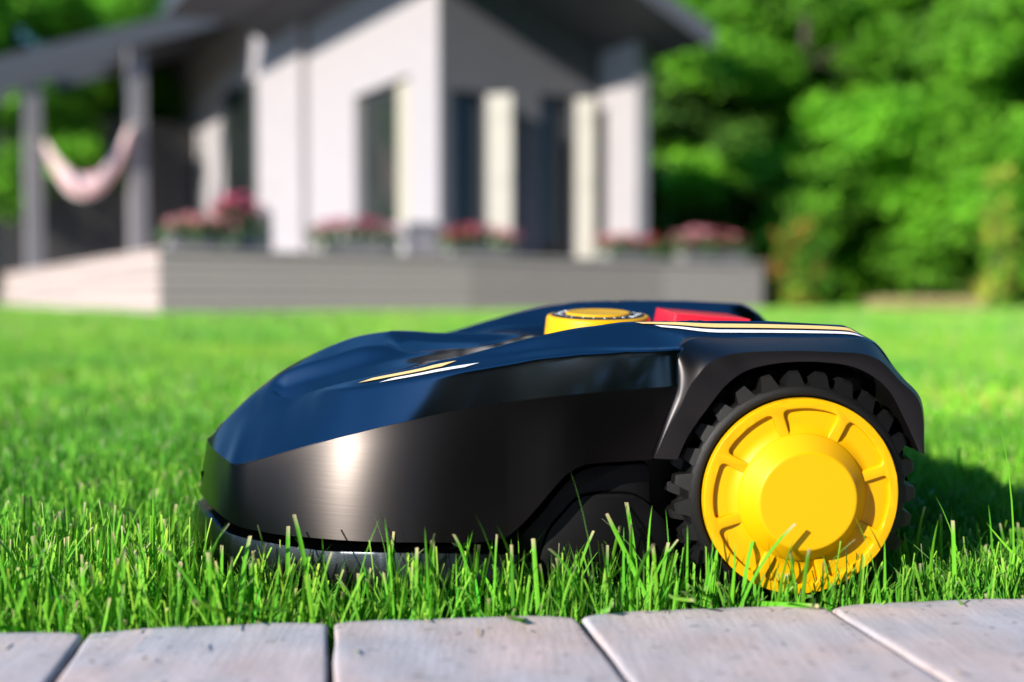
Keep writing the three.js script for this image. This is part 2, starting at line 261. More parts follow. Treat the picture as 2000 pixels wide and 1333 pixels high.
  mesh('curtain', (() => { const p = [], zc = hz(779, XC + 0.09); for (let i = 0; i <= 24; i++) { const t = i / 24, X = XC + 0.08 + 0.015 * Math.sin(t * 30), Z = lerp(zc, dz0 - 0.03, t); p.push([new THREE.Vector3(X, y0 + 0.03, Z), new THREE.Vector3(X, y0 + dTop - 0.02, Z)]); } return grid(p); })(), std(lin(0.33, 0.315, 0.25), { roughness: 0.95, side: THREE.DoubleSide }), house).userData.label = 'pale curtain drawn beside the glazed door';
  mesh('wall', bx(XB, XC + 0.18, y0, H, ZB, ZA - 0.003), white, house);
  mesh('wall', bx(XB + 0.06, XC + 0.16, y0, H + 0.6, -W, ZB - 0.003), white, house);
  sideDoor(XB + 0.055, y0 + 0.02, hz(440, XB), hz(500, XB), hy(175, XB, hz(470, XB)) - y0);
  // front wall, its shade put into the grey, with two doors and opened leaves
  const xo = XC + 0.002, xe = hx(1235, ZW), D1 = [hx(880, ZW), hx(947, ZW)], D2 = [hx(1056, ZW), hx(1117, ZW)], t1 = hy(178, D1[0], ZW) - y0, t2 = hy(186, D2[0], ZW) - y0;
  const Bg = wallHoles(xe - xo, H - y0 + 0.1, [[Math.max(0.06, D1[0] - xo), D1[1] - xo, 0.02, t1], [D2[0] - xo, D2[1] - xo, 0.02, t2]], 0.04); Bg.translate(xo, y0, ZW - 0.04); mesh('wall', Bg, shadeWall, house);
  door(Math.max(xo + 0.06, D1[0]), D1[1], y0 + 0.02, ZW - 0.08, t1 - 0.02); door(D2[0], D2[1], y0 + 0.02, ZW - 0.08, t2 - 0.02);
  for (const [a, w, tt] of [[953, 0.31, t1], [1124, 0.25, t2]]) { const X = hx(a, ZW), sh = mesh('shutter', rbx(0, w, 0, tt - 0.05, 0, 0.04, 0.008), creamPaint, house); sh.position.set(X, y0 + 0.03, ZW + 0.004); sh.rotation.y = -0.8; sh.userData.label = 'cream shutter standing half open'; for (let q = 0; q < 3; q++) mesh('cross_rail', bx(0.03, w - 0.03, 0.15 + q * (tt - 0.5) / 2, 0.25 + q * (tt - 0.5) / 2, 0.0405, 0.052), creamPaint, sh); }
  const XP = hx(1170, ZW), ZO = hz(1243, XP); mesh('pier', bx(XP, hx(1264, ZO), y0, hy(-40, XP, ZO) + 0.6, ZW + 0.004, ZO), white, house);
  mesh('wall', bx(xe, xe + 0.2, y0, 3.2, -12, ZW), shadeWall, house);
  const slab = (pts, z0, z1, t, mat, name) => { const s = new THREE.Shape([...pts.map(p => new THREE.Vector2(...p)), ...pts.slice().reverse().map(p => new THREE.Vector2(p[0], p[1] + t))]); const g = new THREE.ExtrudeGeometry(s, { depth: z0 - z1, bevelEnabled: false }); g.translate(0, 0, z1); return mesh(name, g, mat, house); };
  const beam = (x0, ya, x1, yb, z0, z1, d) => { const s = new THREE.Shape([new THREE.Vector2(x0, ya), new THREE.Vector2(x1, yb), new THREE.Vector2(x1, yb - d), new THREE.Vector2(x0, ya - d)]); const g = new THREE.ExtrudeGeometry(s, { depth: z1 - z0, bevelEnabled: false }); g.translate(0, 0, z0); return g; };
  // main roof: a level part over the side wall, then a slope down to the far eave
  const rx = hx(1384, 0), ry = hy(92, rx, 0), rk = (hy(-8, hx(1245, 0), 0) - ry) / (rx - hx(1245, 0)), XR = rx - (H + 0.03 - ry) / rk;
  slab([[XC - 1.75, H + 0.01], [XR, H + 0.03], [rx, ry]], 0.03, ZB + 0.5, 0.16, darkRoof, 'roof');
  const vbm = std(lin(0.13, 0.125, 0.135), { roughness: 0.7 });
  mesh('verge_board', beam(XR, H + 0.2, rx + 0.02, ry + 0.17, 0.033, 0.065, 0.24), vbm, house);
  mesh('verge_board', beam(XC - 1.77, H + 0.18, XR - 0.002, H + 0.2, 0.033, 0.065, 0.24), vbm, house);
  // porch roof on the left, its open rafters and posts
  const pa = [hx(0, ZP), hx(588, ZP)], pk = (hy(-6, pa[1], ZP) - hy(140, pa[0], ZP)) / (pa[1] - pa[0]), py = X => hy(140, pa[0], ZP) + pk * (X - pa[0]), kk = Math.tan(SUN_EL) * 1.02;
  const XS = (hy(258, XB, hz(380, XB)) + (XB + 0.06) * kk - py(0)) / (pk + kk);
  slab([[XS, py(XS)], [XB + 1.5, py(XB + 1.5)]], ZP - 0.05, -W, 0.14, darkRoof, 'porch_roof');
  const shadeMats = [0, 1, 2].map(i => std(lin(0.040 + 0.006 * i, 0.040 + 0.005 * i, 0.042 + 0.004 * i), { roughness: 0.75 })), vb = std(lin(0.085, 0.09, 0.10), { roughness: 0.65 });
  for (const z of [ZP, ZP - 1.4, ZP - 2.8]) mesh('rafter', beam(pa[0] - 1.2, py(pa[0] - 1.2) + 0.16, XB + (z === ZP ? 1.2 : -0.02), py(XB + (z === ZP ? 1.2 : -0.02)) + 0.16, z, z + 0.1, 0.36), vb, house);
  for (let i = 0, x = -2.6; x < XB - 0.05; i++, x += 0.2) mesh('shade_board', bx(x, Math.min(x + 0.194, XB + 0.05), y0, Math.min(py(x) - 0.1, y0 + 3.0), ZP - 3.72, ZP - 3.7 + 0.006 * (i % 3)), shadeMats[i % 3], house);  // boards added behind the hammock, coloured dark to stand in for porch shade
  const posts = [[hx(70, ZP - 1.5), ZP - 1.5], [hx(272, ZP - 0.2), ZP - 0.2]].map(([X, Z]) => { mesh('post', rbx(X - 0.13, X + 0.13, DECK, py(X) - 0.21, Z - 0.15, Z + 0.15, 0.01), postMat, house); return [X, Z]; });

  // objects on the deck
  const R = rng(8);
  const leafGeo = (() => { const g = new THREE.BufferGeometry(); g.setAttribute('position', new THREE.Float32BufferAttribute([0, 0, 0, 0.35, 0.08, 0.5, 0, 0, 1, -0.35, 0.08, 0.5], 3)); g.setIndex([0, 1, 2, 0, 2, 3]); g.computeVertexNormals(); return g; })();
  const petal = (() => { const parts = []; for (let i = 0; i < 5; i++) { const g = leafGeo.clone(); g.rotateX(-0.5); g.rotateY(i * 1.2566); parts.push(g); } return mergeGeometries(parts); })();
  const leafMat = std(lin(0.06, 0.15, 0.025), { roughness: 0.6, transmission: 0.3, side: THREE.DoubleSide });
  const pinkMats = [[0.62, 0.10, 0.20], [0.70, 0.22, 0.28], [0.55, 0.07, 0.10], [0.72, 0.34, 0.34]].map(c => std(lin(...c), { roughness: 0.8, transmission: 0.2, side: THREE.DoubleSide }));
  const inst = (name, geo, mat, list, parent) => { const im = new THREE.InstancedMesh(geo, mat, list.length), M = new THREE.Matrix4(), Q = new THREE.Quaternion(), E = new THREE.Euler(); list.forEach((s, i) => im.setMatrixAt(i, M.compose(new THREE.Vector3(...s.p), Q.setFromEuler(E.set(...s.r)), new THREE.Vector3(s.s, s.s, s.s)))); im.name = name; im.userData.kind = 'stuff'; im.castShadow = im.receiveShadow = true; parent.add(im); return im; };
  function planter(X, Z, w, boxH, bush, label, cols, tall) {
    const t = thing('flower_planter', label, 'planter', fromHouse(X, DECK, Z), HF.a, 'flower planters along the deck');
    const m = std(lin(0.20, 0.19, 0.19), { roughness: 0.8 });
    mesh('box', mergeGeometries([bx(-w / 2, w / 2, 0, boxH, -0.14, -0.12), bx(-w / 2, w / 2, 0, boxH, 0.12, 0.14), bx(-w / 2, -w / 2 + 0.02, 0, boxH, -0.12, 0.12), bx(w / 2 - 0.02, w / 2, 0, boxH, -0.12, 0.12)]), m, t);
    mesh('soil', bx(-w / 2 + 0.021, w / 2 - 0.021, 0.01, boxH - 0.02, -0.119, 0.119), std(lin(0.03, 0.025, 0.02), { roughness: 1 }), t);
    const lf = [], fl = cols.map(() => []);
    for (let i = 0; i < 260; i++) { const x = (R() - 0.5) * w * 1.1, y = boxH - 0.03 + bush * R() * (1 - 1.2 * Math.pow(x / w, 2)) * 0.8, z = (R() - 0.5) * 0.34; lf.push({ p: [x, y, z], r: [R() * 6, R() * 6, R() * 6], s: 0.06 + 0.05 * R() }); }
    for (let i = 0; i < 150; i++) { const x = (R() - 0.5) * w * 1.12, c = Math.floor(clamp(x / w + 0.5 + 0.5 * (R() - 0.5), 0, 0.999) * cols.length), hh = tall?.[c] ?? 1, y = boxH + bush * (0.35 + 0.65 * R()) * hh * (1 - 1.0 * Math.pow(x / w, 2)), z = (R() - 0.5) * 0.36; fl[c].push({ p: [x, y, z], r: [R() - 0.5, R() * 6, R() - 0.5], s: 0.028 + 0.026 * R() }); }
    inst('foliage', leafGeo, leafMat, lf, t); fl.forEach((f, i) => f.length && inst('blossoms', petal, pinkMats[cols[i]], f, t));
  }
  planter(hx(390, -0.5), -0.5, 0.6, 0.13, 0.2, 'flower planter of pale pink blooms beside the porch post', [3, 3, 1]);
  planter(hx(462, -0.75), -0.75, 0.42, 0.2, 0.36, 'taller flower planter with deep magenta blooms by the white wall', [0, 0, 0]);
  planter(hx(695, -0.5), -0.5, 0.8, 0.13, 0.24, 'flower planter in front of the sunlit glazed door', [1, 0, 0]);
  planter(hx(935, -0.5), -0.5, 0.8, 0.12, 0.22, 'flower planter below the cream open door leaf', [2, 1, 1]);
  planter(hx(1225, -0.5), -0.5, 0.7, 0.1, 0.22, 'flower planter at the foot of the white pier', [1, 2, 2]);
  planter(hx(1385, -0.35), -0.35, 1.0, 0.1, 0.3, 'flower planter at the far end of the deck beside the trees', [3, 1, 2]);
  const bench = (X, Z, w, hgt, d, label) => { const t = thing('plant_stand', label, 'stand', fromHouse(X, DECK, Z), HF.a, 'white stands on the deck'); mesh('top', rbx(-w / 2, w / 2, hgt - 0.05, hgt, -d / 2, d / 2, 0.01), white, t); for (const s of [-1, 1]) mesh('side', bx(s * w / 2 - (s > 0 ? 0.05 : 0), s * w / 2 + (s < 0 ? 0.05 : 0), 0, hgt - 0.051, -d / 2 + 0.01, d / 2 - 0.01), white, t); for (const [pn, zz] of [['back', -d / 2 + 0.02], ['front', d / 2 - 0.06]]) mesh(pn, bx(-w / 2 + 0.051, w / 2 - 0.051, 0, hgt - 0.051, zz, zz + 0.04), white, t); return t; };
  bench(hx(800, -1.5), -1.5, 0.5, 0.40, 0.9, 'low white stand against the sunlit wall corner');
  bench(hx(478, -1.3), -1.3, 0.4, 0.46, 0.6, 'white stand between the planters and the white wall step');

  // hammock between the posts
  const hm = thing('hammock', 'striped pink and cream hammock slung between two porch posts', 'hammock');
const pA = posts[1], pB = posts[0], a = new THREE.Vector3(...fromHouse(pA[0] - 0.12, hy(258, ...pA), pA[1] + 0.2)), b = new THREE.Vector3(...fromHouse(pB[0] + 0.14, hy(290, ...pB), pB[1] + 0.18)), rows = [], N = 40, K = 14;
  const cl = []; const side = new THREE.Vector3(HF.s, 0, HF.c);
  for (let i = 0; i <= N; i++) { const t = i / N, p = a.clone().lerp(b, t); p.y -= 1.0 * (1 - Math.pow(Math.abs(2 * t - 1), 2.3)); const w = 0.16 + 0.42 * Math.pow(Math.sin(Math.PI * t), 0.7); const r = []; for (let j = 0; j <= K; j++) { const q = j / K - 0.5; const v = p.clone().addScaledVector(side, q * w * 1.5); v.y += 2.6 * q * q * w; r.push(v); const sIdx = Math.floor((j + 0.5) / 2) % 4; cl.push(...[[0.78, 0.72, 0.66], [0.75, 0.36, 0.36], [0.80, 0.62, 0.62], [0.55, 0.25, 0.35]][sIdx]); } rows.push(r); }
  const hg = grid(rows); hg.setAttribute('color', new THREE.Float32BufferAttribute(cl, 3));
  mesh('cloth', hg, std(lin(1, 1, 1), { vertexColors: true, roughness: 0.95, side: THREE.DoubleSide, transmission: 0.3 }), hm);
  for (const [p, q] of [[a, [pA[0], hy(245, ...pA), pA[1] + 0.15]], [b, [pB[0], hy(278, ...pB), pB[1] + 0.15]]]) { const e = new THREE.Vector3(...fromHouse(...q)); mesh('rope', new THREE.TubeGeometry(new THREE.LineCurve3(p, e), 2, 0.012, 6), std(lin(0.6, 0.55, 0.45), { roughness: 0.9 }), hm); }
}

// ------------------------------------------------------------------ trees and shrubs
const leafTex = null;
function leafClump(seed, n, size, spread) {
  const R = rng(seed), P = [], N = [], I = [];
  const v = new THREE.Vector3(), q = new THREE.Quaternion(), e = new THREE.Euler();
  const shape = [[0, 0, 0], [0.28, 0.05, 0.3], [0.22, 0.02, 0.75], [0, -0.05, 1], [-0.22, 0.02, 0.75], [-0.28, 0.05, 0.3]];
  for (let i = 0; i < n; i++) {
    q.setFromEuler(e.set((R() - 0.3) * 1.8, R() * 6.283, (R() - 0.5) * 1.6)); const s = size * (0.6 + 0.8 * R()), c = [(R() - 0.5) * spread * 2, (R() - 0.5) * spread * 1.3, (R() - 0.5) * spread * 2], o = P.length / 3;
    for (const p of shape) { v.set(...p).multiplyScalar(s).applyQuaternion(q); P.push(v.x + c[0], v.y + c[1], v.z + c[2]); }
    for (let k = 1; k < 5; k++) I.push(o, o + k, o + k + 1);
  }
  const g = new THREE.BufferGeometry(); g.setAttribute('position', new THREE.Float32BufferAttribute(P, 3)); g.setIndex(I); g.computeVertexNormals(); return g;
}
const clumps = [0, 1, 2].map(i => leafClump(40 + i, 22, 0.11, 0.2)), leafMats = [std(lin(1, 1, 1), { roughness: 0.85, transmission: 0.45, side: THREE.DoubleSide, specularIntensity: 0.35 })];
const bark = std(lin(0.05, 0.042, 0.032), { roughness: 0.95 });
function limb(p, q, r0, r1) { const d = q.clone().sub(p), g = new THREE.CylinderGeometry(r1, r0, d.length(), 7, 1); g.translate(0, d.length() / 2, 0); g.applyQuaternion(new THREE.Quaternion().setFromUnitVectors(new THREE.Vector3(0, 1, 0), d.clone().normalize())); g.translate(p.x, p.y, p.z); return g; }
function tree(name, label, x, z, h, rad, crownLow, col, seed, dens = 1, group = 'trees behind the lawn') {
  const R = rng(seed), t = thing(name, label, 'tree', [x, groundH(x, z) - 0.05, z], 0, group);
  const tops = [], parts = [limb(new THREE.Vector3(0, 0, 0), new THREE.Vector3(0.1, h * 0.45, 0), 0.16, 0.11), limb(new THREE.Vector3(0.1, h * 0.445, 0), new THREE.Vector3(0, h * 0.92, 0.1), 0.11, 0.03)];
  mesh('trunk', mergeGeometries(parts), bark, t);
  for (let i = 0; i < 9; i++) { const y = lerp(Math.max(crownLow, 0.3), h * 0.85, (i + 0.5) / 9), a = i * 2.4 + R(), p = new THREE.Vector3(0.08, y, 0), q = new THREE.Vector3(Math.cos(a) * rad * 0.75, y + rad * 0.3, Math.sin(a) * rad * 0.75); mesh('limb', limb(p, q, 0.05, 0.015), bark, t); }
  const blobs = []; for (let i = 0; i < 80; i++) { const f = R(), y = lerp(crownLow, h, f), rr = rad * Math.sin(Math.PI * clamp(0.16 + 0.8 * f)) * (0.45 + 0.65 * R()), a = R() * 6.283; blobs.push([Math.cos(a) * rr, y, Math.sin(a) * rr, (0.30 + 0.45 * R()) * rad * 0.42, 0.75 + 0.5 * R()]); }
  const lists = clumps.map(() => []), cnt = Math.round(3300 * dens);
  for (let i = 0; i < cnt; i++) { const b = blobs[Math.floor(R() * blobs.length)], a = R() * 6.283, u = 2 * R() - 1, s = Math.sqrt(1 - u * u), r = b[3] * Math.pow(R(), 0.45); lists[i % 3].push([b[0] + r * s * Math.cos(a), b[1] + r * u * 0.8, b[2] + r * s * Math.sin(a), R() * 6.283, 0.7 + 0.7 * R(), b[4]]); }
  lists.forEach((l, k) => { const im = new THREE.InstancedMesh(clumps[k], leafMats[0], l.length), M = new THREE.Matrix4(), Q = new THREE.Quaternion(), E = new THREE.Euler(), C = new THREE.Color(); im.name = 'crown'; im.userData.kind = 'stuff'; im.castShadow = im.receiveShadow = true; l.forEach((s, i) => { im.setMatrixAt(i, M.compose(new THREE.Vector3(s[0], s[1], s[2]), Q.setFromEuler(E.set((s[3] - 3) * 0.2, s[3], 0)), new THREE.Vector3(s[4], s[4], s[4]))); const v = s[5] * (0.75 + 0.5 * ((i * 7919) % 100) / 100); im.setColorAt(i, C.setRGB(col[0] * v, col[1] * v, col[2] * v)); }); t.add(im); });
  return t;
}
const at = (px, depth) => [(px - 1000) / F * depth, CAM.z - depth];
const LIGHT = [0.17, 0.46, 0.018], MIDG = [0.10, 0.30, 0.014], SHADE_GREEN = [0.075, 0.20, 0.02];  // third green is the leaf colour darkened to carry deep shade
[
  ['broadleaf_tree', 'light green broadleaf tree with a full crown next to the house gable', 1560, 17.5, 7.4, 2.3, 0.35, LIGHT, 1],
  ['broadleaf_tree', 'broad light green tree above the pale dry grass', 1800, 16.6, 7.2, 2.3, 0.4, LIGHT, 1.1],
  ['broadleaf_tree', 'bright green tree at the open end of the lawn', 2010, 15.6, 6.6, 2.1, 0.2, LIGHT, 1],
  ['shaded_tree', 'tree painted shade green standing just behind the white pier', 1370, 19.5, 7.0, 2.1, 0.2, SHADE_GREEN, 1.3],
  ['broadleaf_tree', 'tall mid green tree rising behind the light green broadleaf trees', 1680, 20.0, 9.0, 2.7, 0.6, LIGHT, 1.2],
  ['broadleaf_tree', 'tall mid green tree behind the bright green lawn tree', 1910, 19.5, 8.5, 2.7, 0.4, LIGHT, 1.2],
  ['shaded_tree', 'tree painted shade green filling the gap behind the last planter', 1500, 22.5, 9.0, 2.6, 0.1, SHADE_GREEN, 1.2],
  ['shaded_tree', 'tree painted shade green behind the dry grass', 1790, 24.0, 9.0, 2.8, 0.0, SHADE_GREEN, 1.2],
  ['shaded_tree', 'tree painted shade green at the end of the tree row', 2080, 24.0, 7.0, 2.8, 0.0, SHADE_GREEN, 1.2],
  ['garden_tree', 'light green tree rising above the porch rafters', 40, 21.0, 7.2, 2.4, 2.2, LIGHT, 1.2],
  ['garden_tree', 'mid green tree behind the porch roof', 250, 25.0, 7.4, 2.2, 2.0, LIGHT, 1],
  ['shaded_tree', 'tree painted shade green behind the hammock', 170, 23.0, 5.2, 2.0, 0.0, SHADE_GREEN, 1.4],
  ['shaded_tree', 'tree painted shade green beyond the outer porch post', -20, 22.0, 5.0, 2.0, 0.0, SHADE_GREEN, 1.4],
  ['shaded_tree', 'tree painted shade green beside the porch wall', 330, 25.0, 5.0, 2.0, 0.0, SHADE_GREEN, 1.4],
].forEach(([n, lb, px, dep, h, r, cl, c, de], i) => { const [x, z] = at(px, dep); tree(n, lb, x, z, h, r, cl, c, 60 + i, de); });
{
  // the wood behind the garden trees reads as one mass
  const wood = new THREE.Group(); wood.name = 'woodland'; tag(wood, 'dense dark green woodland filling the background behind the garden trees', 'woodland', null, 'stuff'); scene.add(wood);
  const Rw = rng(404), n = 5200, im = new THREE.InstancedMesh(clumps[1], leafMats[0], n), M = new THREE.Matrix4(), Q = new THREE.Quaternion(), E = new THREE.Euler(), C = new THREE.Color(); im.name = 'foliage'; im.castShadow = im.receiveShadow = true;
  for (let i = 0; i < n; i++) { const x = lerp(-22, 26, Rw()), h = 5.2 + 2.6 * fbm(x * 0.35, 3, 1, 3), y = h * Math.pow(Rw(), 0.9), z = -26.5 - 2.6 * Rw() + 1.2 * fbm(x * 0.5, y * 0.5, 8, 2); const s = 1.5 + Rw(); im.setMatrixAt(i, M.compose(new THREE.Vector3(x, y, z), Q.setFromEuler(E.set(Rw() - 0.5, Rw() * 6, 0)), new THREE.Vector3(s, s, s))); const v = 0.8 + 0.5 * Rw(); im.setColorAt(i, C.setRGB(MIDG[0] * v, MIDG[1] * v, MIDG[2] * v)); }
  wood.add(im);
  // trees behind the viewer, which the glossy flank of the mower mirrors
  [[-1.2, 6.2, 11.0, 2.3], [1.9, 5.4, 11.5, 2.5], [5.0, 4.4, 10.0, 2.3], [7.6, 1.6, 7.5, 2.2], [1.2, 9.8, 12.5, 2.6], [4.6, 8.8, 12.0, 2.6]].forEach(([x, z, h, r], i) => tree('shaded_tree', 'unseen tree painted shade green' + ' standing beyond the paving ' + ['opposite the mower nose', 'opposite the mower flank', 'opposite the mower wheel', 'to the rear of the mower', 'behind the other paving trees', 'at the back of the paving trees'][i], x, z, h, r, 0.0, SHADE_GREEN, 600 + i, 1.1, 'trees beyond the paving'));
}
{
  const R = rng(31);
  const bushAt = (name, label, px, dep, w, h, col, n, spots) => {
    const [x, z] = at(px, dep), t = thing(name, label, 'shrub', [x, groundH(x, z) - 0.02, z], 0, 'shrubs at the lawn edge'), im = new THREE.InstancedMesh(clumps[0], leafMats[0], n), M = new THREE.Matrix4(), Q = new THREE.Quaternion(), E = new THREE.Euler(), C = new THREE.Color();
    mesh('stem', limb(new THREE.Vector3(0, 0, 0), new THREE.Vector3(0, h * 0.7, 0), 0.04, 0.015), bark, t);
    for (let i = 0; i < n; i++) { const f = R(), a = R() * 6.3, rr = w * Math.sqrt(R()) * Math.sin(Math.PI * (0.15 + 0.8 * f)); im.setMatrixAt(i, M.compose(new THREE.Vector3(Math.cos(a) * rr, 0.1 + h * f, Math.sin(a) * rr), Q.setFromEuler(E.set(R() - 0.5, R() * 6, 0)), new THREE.Vector3(0.7, 0.7, 0.7))); const v = 0.7 + 0.6 * R(); const c = R() < spots[0] ? spots[1] : col; im.setColorAt(i, C.setRGB(c[0] * v, c[1] * v, c[2] * v)); }
    im.name = 'foliage'; im.userData.kind = 'stuff'; im.castShadow = im.receiveShadow = true; t.add(im);
  };
  tree('added_tall_tree', 'unseen tall tree added beyond the paving, its high crown darkens the hood reflection', -2.4, 4.3, 10.5, 2.5, 4.7, SHADE_GREEN, 640, 1.4, 'trees beyond the paving');  // unseen tree, added so its high crown darkens what the hood mirrors
  bushAt('shrub', 'leafy shrub with orange flowers by the end of the deck', 1565, 14.5, 0.35, 1.15, MIDG, 150, [0.25, [0.5, 0.22, 0.04]]);
  bushAt('shrub', 'small shrub with yellow orange leaves beside the deck corner', 1535, 13.6, 0.22, 0.28, LIGHT, 60, [0.4, [0.45, 0.28, 0.05]]);
  bushAt('shrub', 'rusty brown shrub at the edge of the dry grass', 1945, 13.2, 0.2, 0.38, MIDG, 70, [0.5, [0.35, 0.13, 0.03]]);
  bushAt('sunlit_stalk', 'tall stalk with sunlit leaves painted lemon yellow in front of the trees', 1945, 12.6, 0.10, 1.55, LIGHT, 46, [0.45, [0.55, 0.58, 0.08]]);  // the lemon yellow is sunlight painted onto part of the leaves
  const dry = lawnStuff('dry_grass', 'strip of pale dry grass in front of the trees'), g = Array.from({ length: 3 }, (_, i) => { const Q = rng(70 + i), p = []; for (let k = 0; k < 60; k++) { const h = lerp(0.08, 0.22, Q()); bladeGeo(p, { h, w: 0.012, bend: h * 0.6 * Q(), lean: h * 0.2, az: Q() * 6.3, x: (Q() - 0.5) * 0.3, z: (Q() - 0.5) * 0.3, cut: false, col: [lerp(0.45, 0.6, Q()), lerp(0.38, 0.5, Q()), 0.2], tip: [0.5, 0.4, 0.2] }, 3); } return joinBlades(p); });
  const s = []; for (let i = 0; i < 240; i++) { const [x, z] = at(lerp(1715, 1925, R()), lerp(12.6, 14.6, R())); s.push({ x, y: groundH(x, z), z, a: R() * 6.3, s: 1, c: [1, 1, 1] }); } scatter(dry, 'dry_blades', g, s);
}

// ------------------------------------------------------------------ robot lawn mower
const YAW = 4 * Math.PI / 180, ROLL = 3 * Math.PI / 180, PIV = new THREE.Vector3(0.235, 0, 0), MID = -0.22;
const mower = thing('robot_lawn_mower', 'black robot lawn mower with yellow wheel standing on the lawn', 'lawn mower', PIV.toArray());
mower.rotation.set(ROLL, YAW, 0, 'YXZ'); mower.updateMatrixWorld(true);
const inv = mower.matrixWorld.clone().invert(), camL = CAM.clone().applyMatrix4(inv);
// design point of the shell: measured direction (u, v) and the depth z it has on the machine
function L(px, py, z) { const d = new THREE.Vector3((px - 1000) / F, -(py - 666.5) / F, -1).applyEuler(new THREE.Euler(-PITCH, 0, 0)).transformDirection(inv); const t = (z - camL.z) / d.z; return camL.clone().addScaledVector(d, t); }
function curve(list) {                                   // monotone cubic y(x), z(x)
  const p = list.map(a => a.length === 4 ? (() => { const v = L(a[0], 600, a[2]); v.y = a[3]; return v; })() : L(...a)).sort((a, b) => a.x - b.x), n = p.length;
  const tang = k => { const d = [], m = []; for (let i = 0; i < n - 1; i++) d.push((p[i + 1][k] - p[i][k]) / Math.max(1e-6, p[i + 1].x - p[i].x)); for (let i = 0; i < n; i++) m.push(i === 0 ? d[0] : i === n - 1 ? d[n - 2] : d[i - 1] * d[i] <= 0 ? 0 : 2 * d[i - 1] * d[i] / (d[i - 1] + d[i])); return m; };
  const my = tang('y'), mz = tang('z');
  const f = x => { if (x <= p[0].x) return [p[0].y, p[0].z]; if (x >= p[n - 1].x) return [p[n - 1].y, p[n - 1].z]; let i = 0; while (x > p[i + 1].x) i++; const h = p[i + 1].x - p[i].x, t = (x - p[i].x) / h, a = 2 * t ** 3 - 3 * t * t + 1, b = t ** 3 - 2 * t * t + t, c = -2 * t ** 3 + 3 * t * t, e = t ** 3 - t * t; return ['y', 'z'].map((k, q) => a * p[i][k] + b * h * (q ? mz : my)[i] + c * p[i + 1][k] + e * h * (q ? mz : my)[i + 1]); };
  f.p = p; return f;
}
const grainN = dataTex(512, (u, v) => [0.5 + 0.5 * noise.noise(u * 256, v * 256, 4.5)]), brush = dataTex(512, (u, v) => [0.5 + 0.35 * noise.noise(u * 256, v * 9, 1.5) + 0.25 * noise.noise(u * 256, v * 40, 8.5)]);
const mk = (o) => { const m = std(lin(0.095, 0.115, 0.14), { roughness: 0.3, metalness: 1, bumpMap: grainN.clone(), bumpScale: 0.00006, ...o }); m.bumpMap.needsUpdate = true; if (!o.bumpMap) m.bumpMap.repeat.set(4, 4); return m; };
const shellMat = mk({ roughness: 0.135, bumpScale: 0.000006 }), sideMat = mk({ roughness: 0.28, color: lin(0.025, 0.022, 0.0208), bumpMap: brush, bumpScale: 0.00002, anisotropy: 0.75 }), innerMat = mk({ roughness: 0.5, color: lin(0.02, 0.02, 0.022) }), flareMat = mk({ roughness: 0.42, color: lin(0.05, 0.047, 0.048), bumpScale: 0.00003 }), blackMat = std(lin(0.006, 0.006, 0.007), { roughness: 0.5 });
brush.repeat.set(3, 1);
const TIP = [404, 858, -0.22];
const C1l = [TIP, [408, 868, -0.1950], [422, 884, -0.1530], [439, 898, -0.1240], [453, 906, -0.1017], [465, 909, -0.0960], [480, 907, -0.0924], [506, 898, -0.0873], [554, 885, -0.0787], [602, 872, -0.0708], [650, 858, -0.0636], [698, 846, -0.0570], [750, 833, -0.0512], [800, 822, -0.0462], [900, 800, -0.0390], [1000, 787, -0.0320], [1100, 773, -0.0240], [1200, 764, -0.0165], [1272, 758, -0.0118], [1325, 752, -0.0090]];
const C0l = [[390, 959, -0.2200], [396, 972, -0.1850], [410, 988, -0.1440], [424, 1001, -0.1180], [446, 1019, -0.0996], [468, 1031, -0.0893], [494, 1037, -0.0789], [530, 1044, -0.0678], [590, 1050, -0.0531], [662, 1056, -0.0394], [750, 1060, -0.0273], [850, 1061, -0.0180], [930, 1061, -0.0130], [985, 1052, -0.0105], [1010, 1034, -0.0100], [1040, 1003, -0.0098], [1085, 950, -0.0095], [1110, 925, -0.0092], [1145, 908, -0.0088], [1200, 903, -0.0082], [1275, 898, -0.0072], [1300, 830, -0.0080], [1323, 764, -0.0088]];
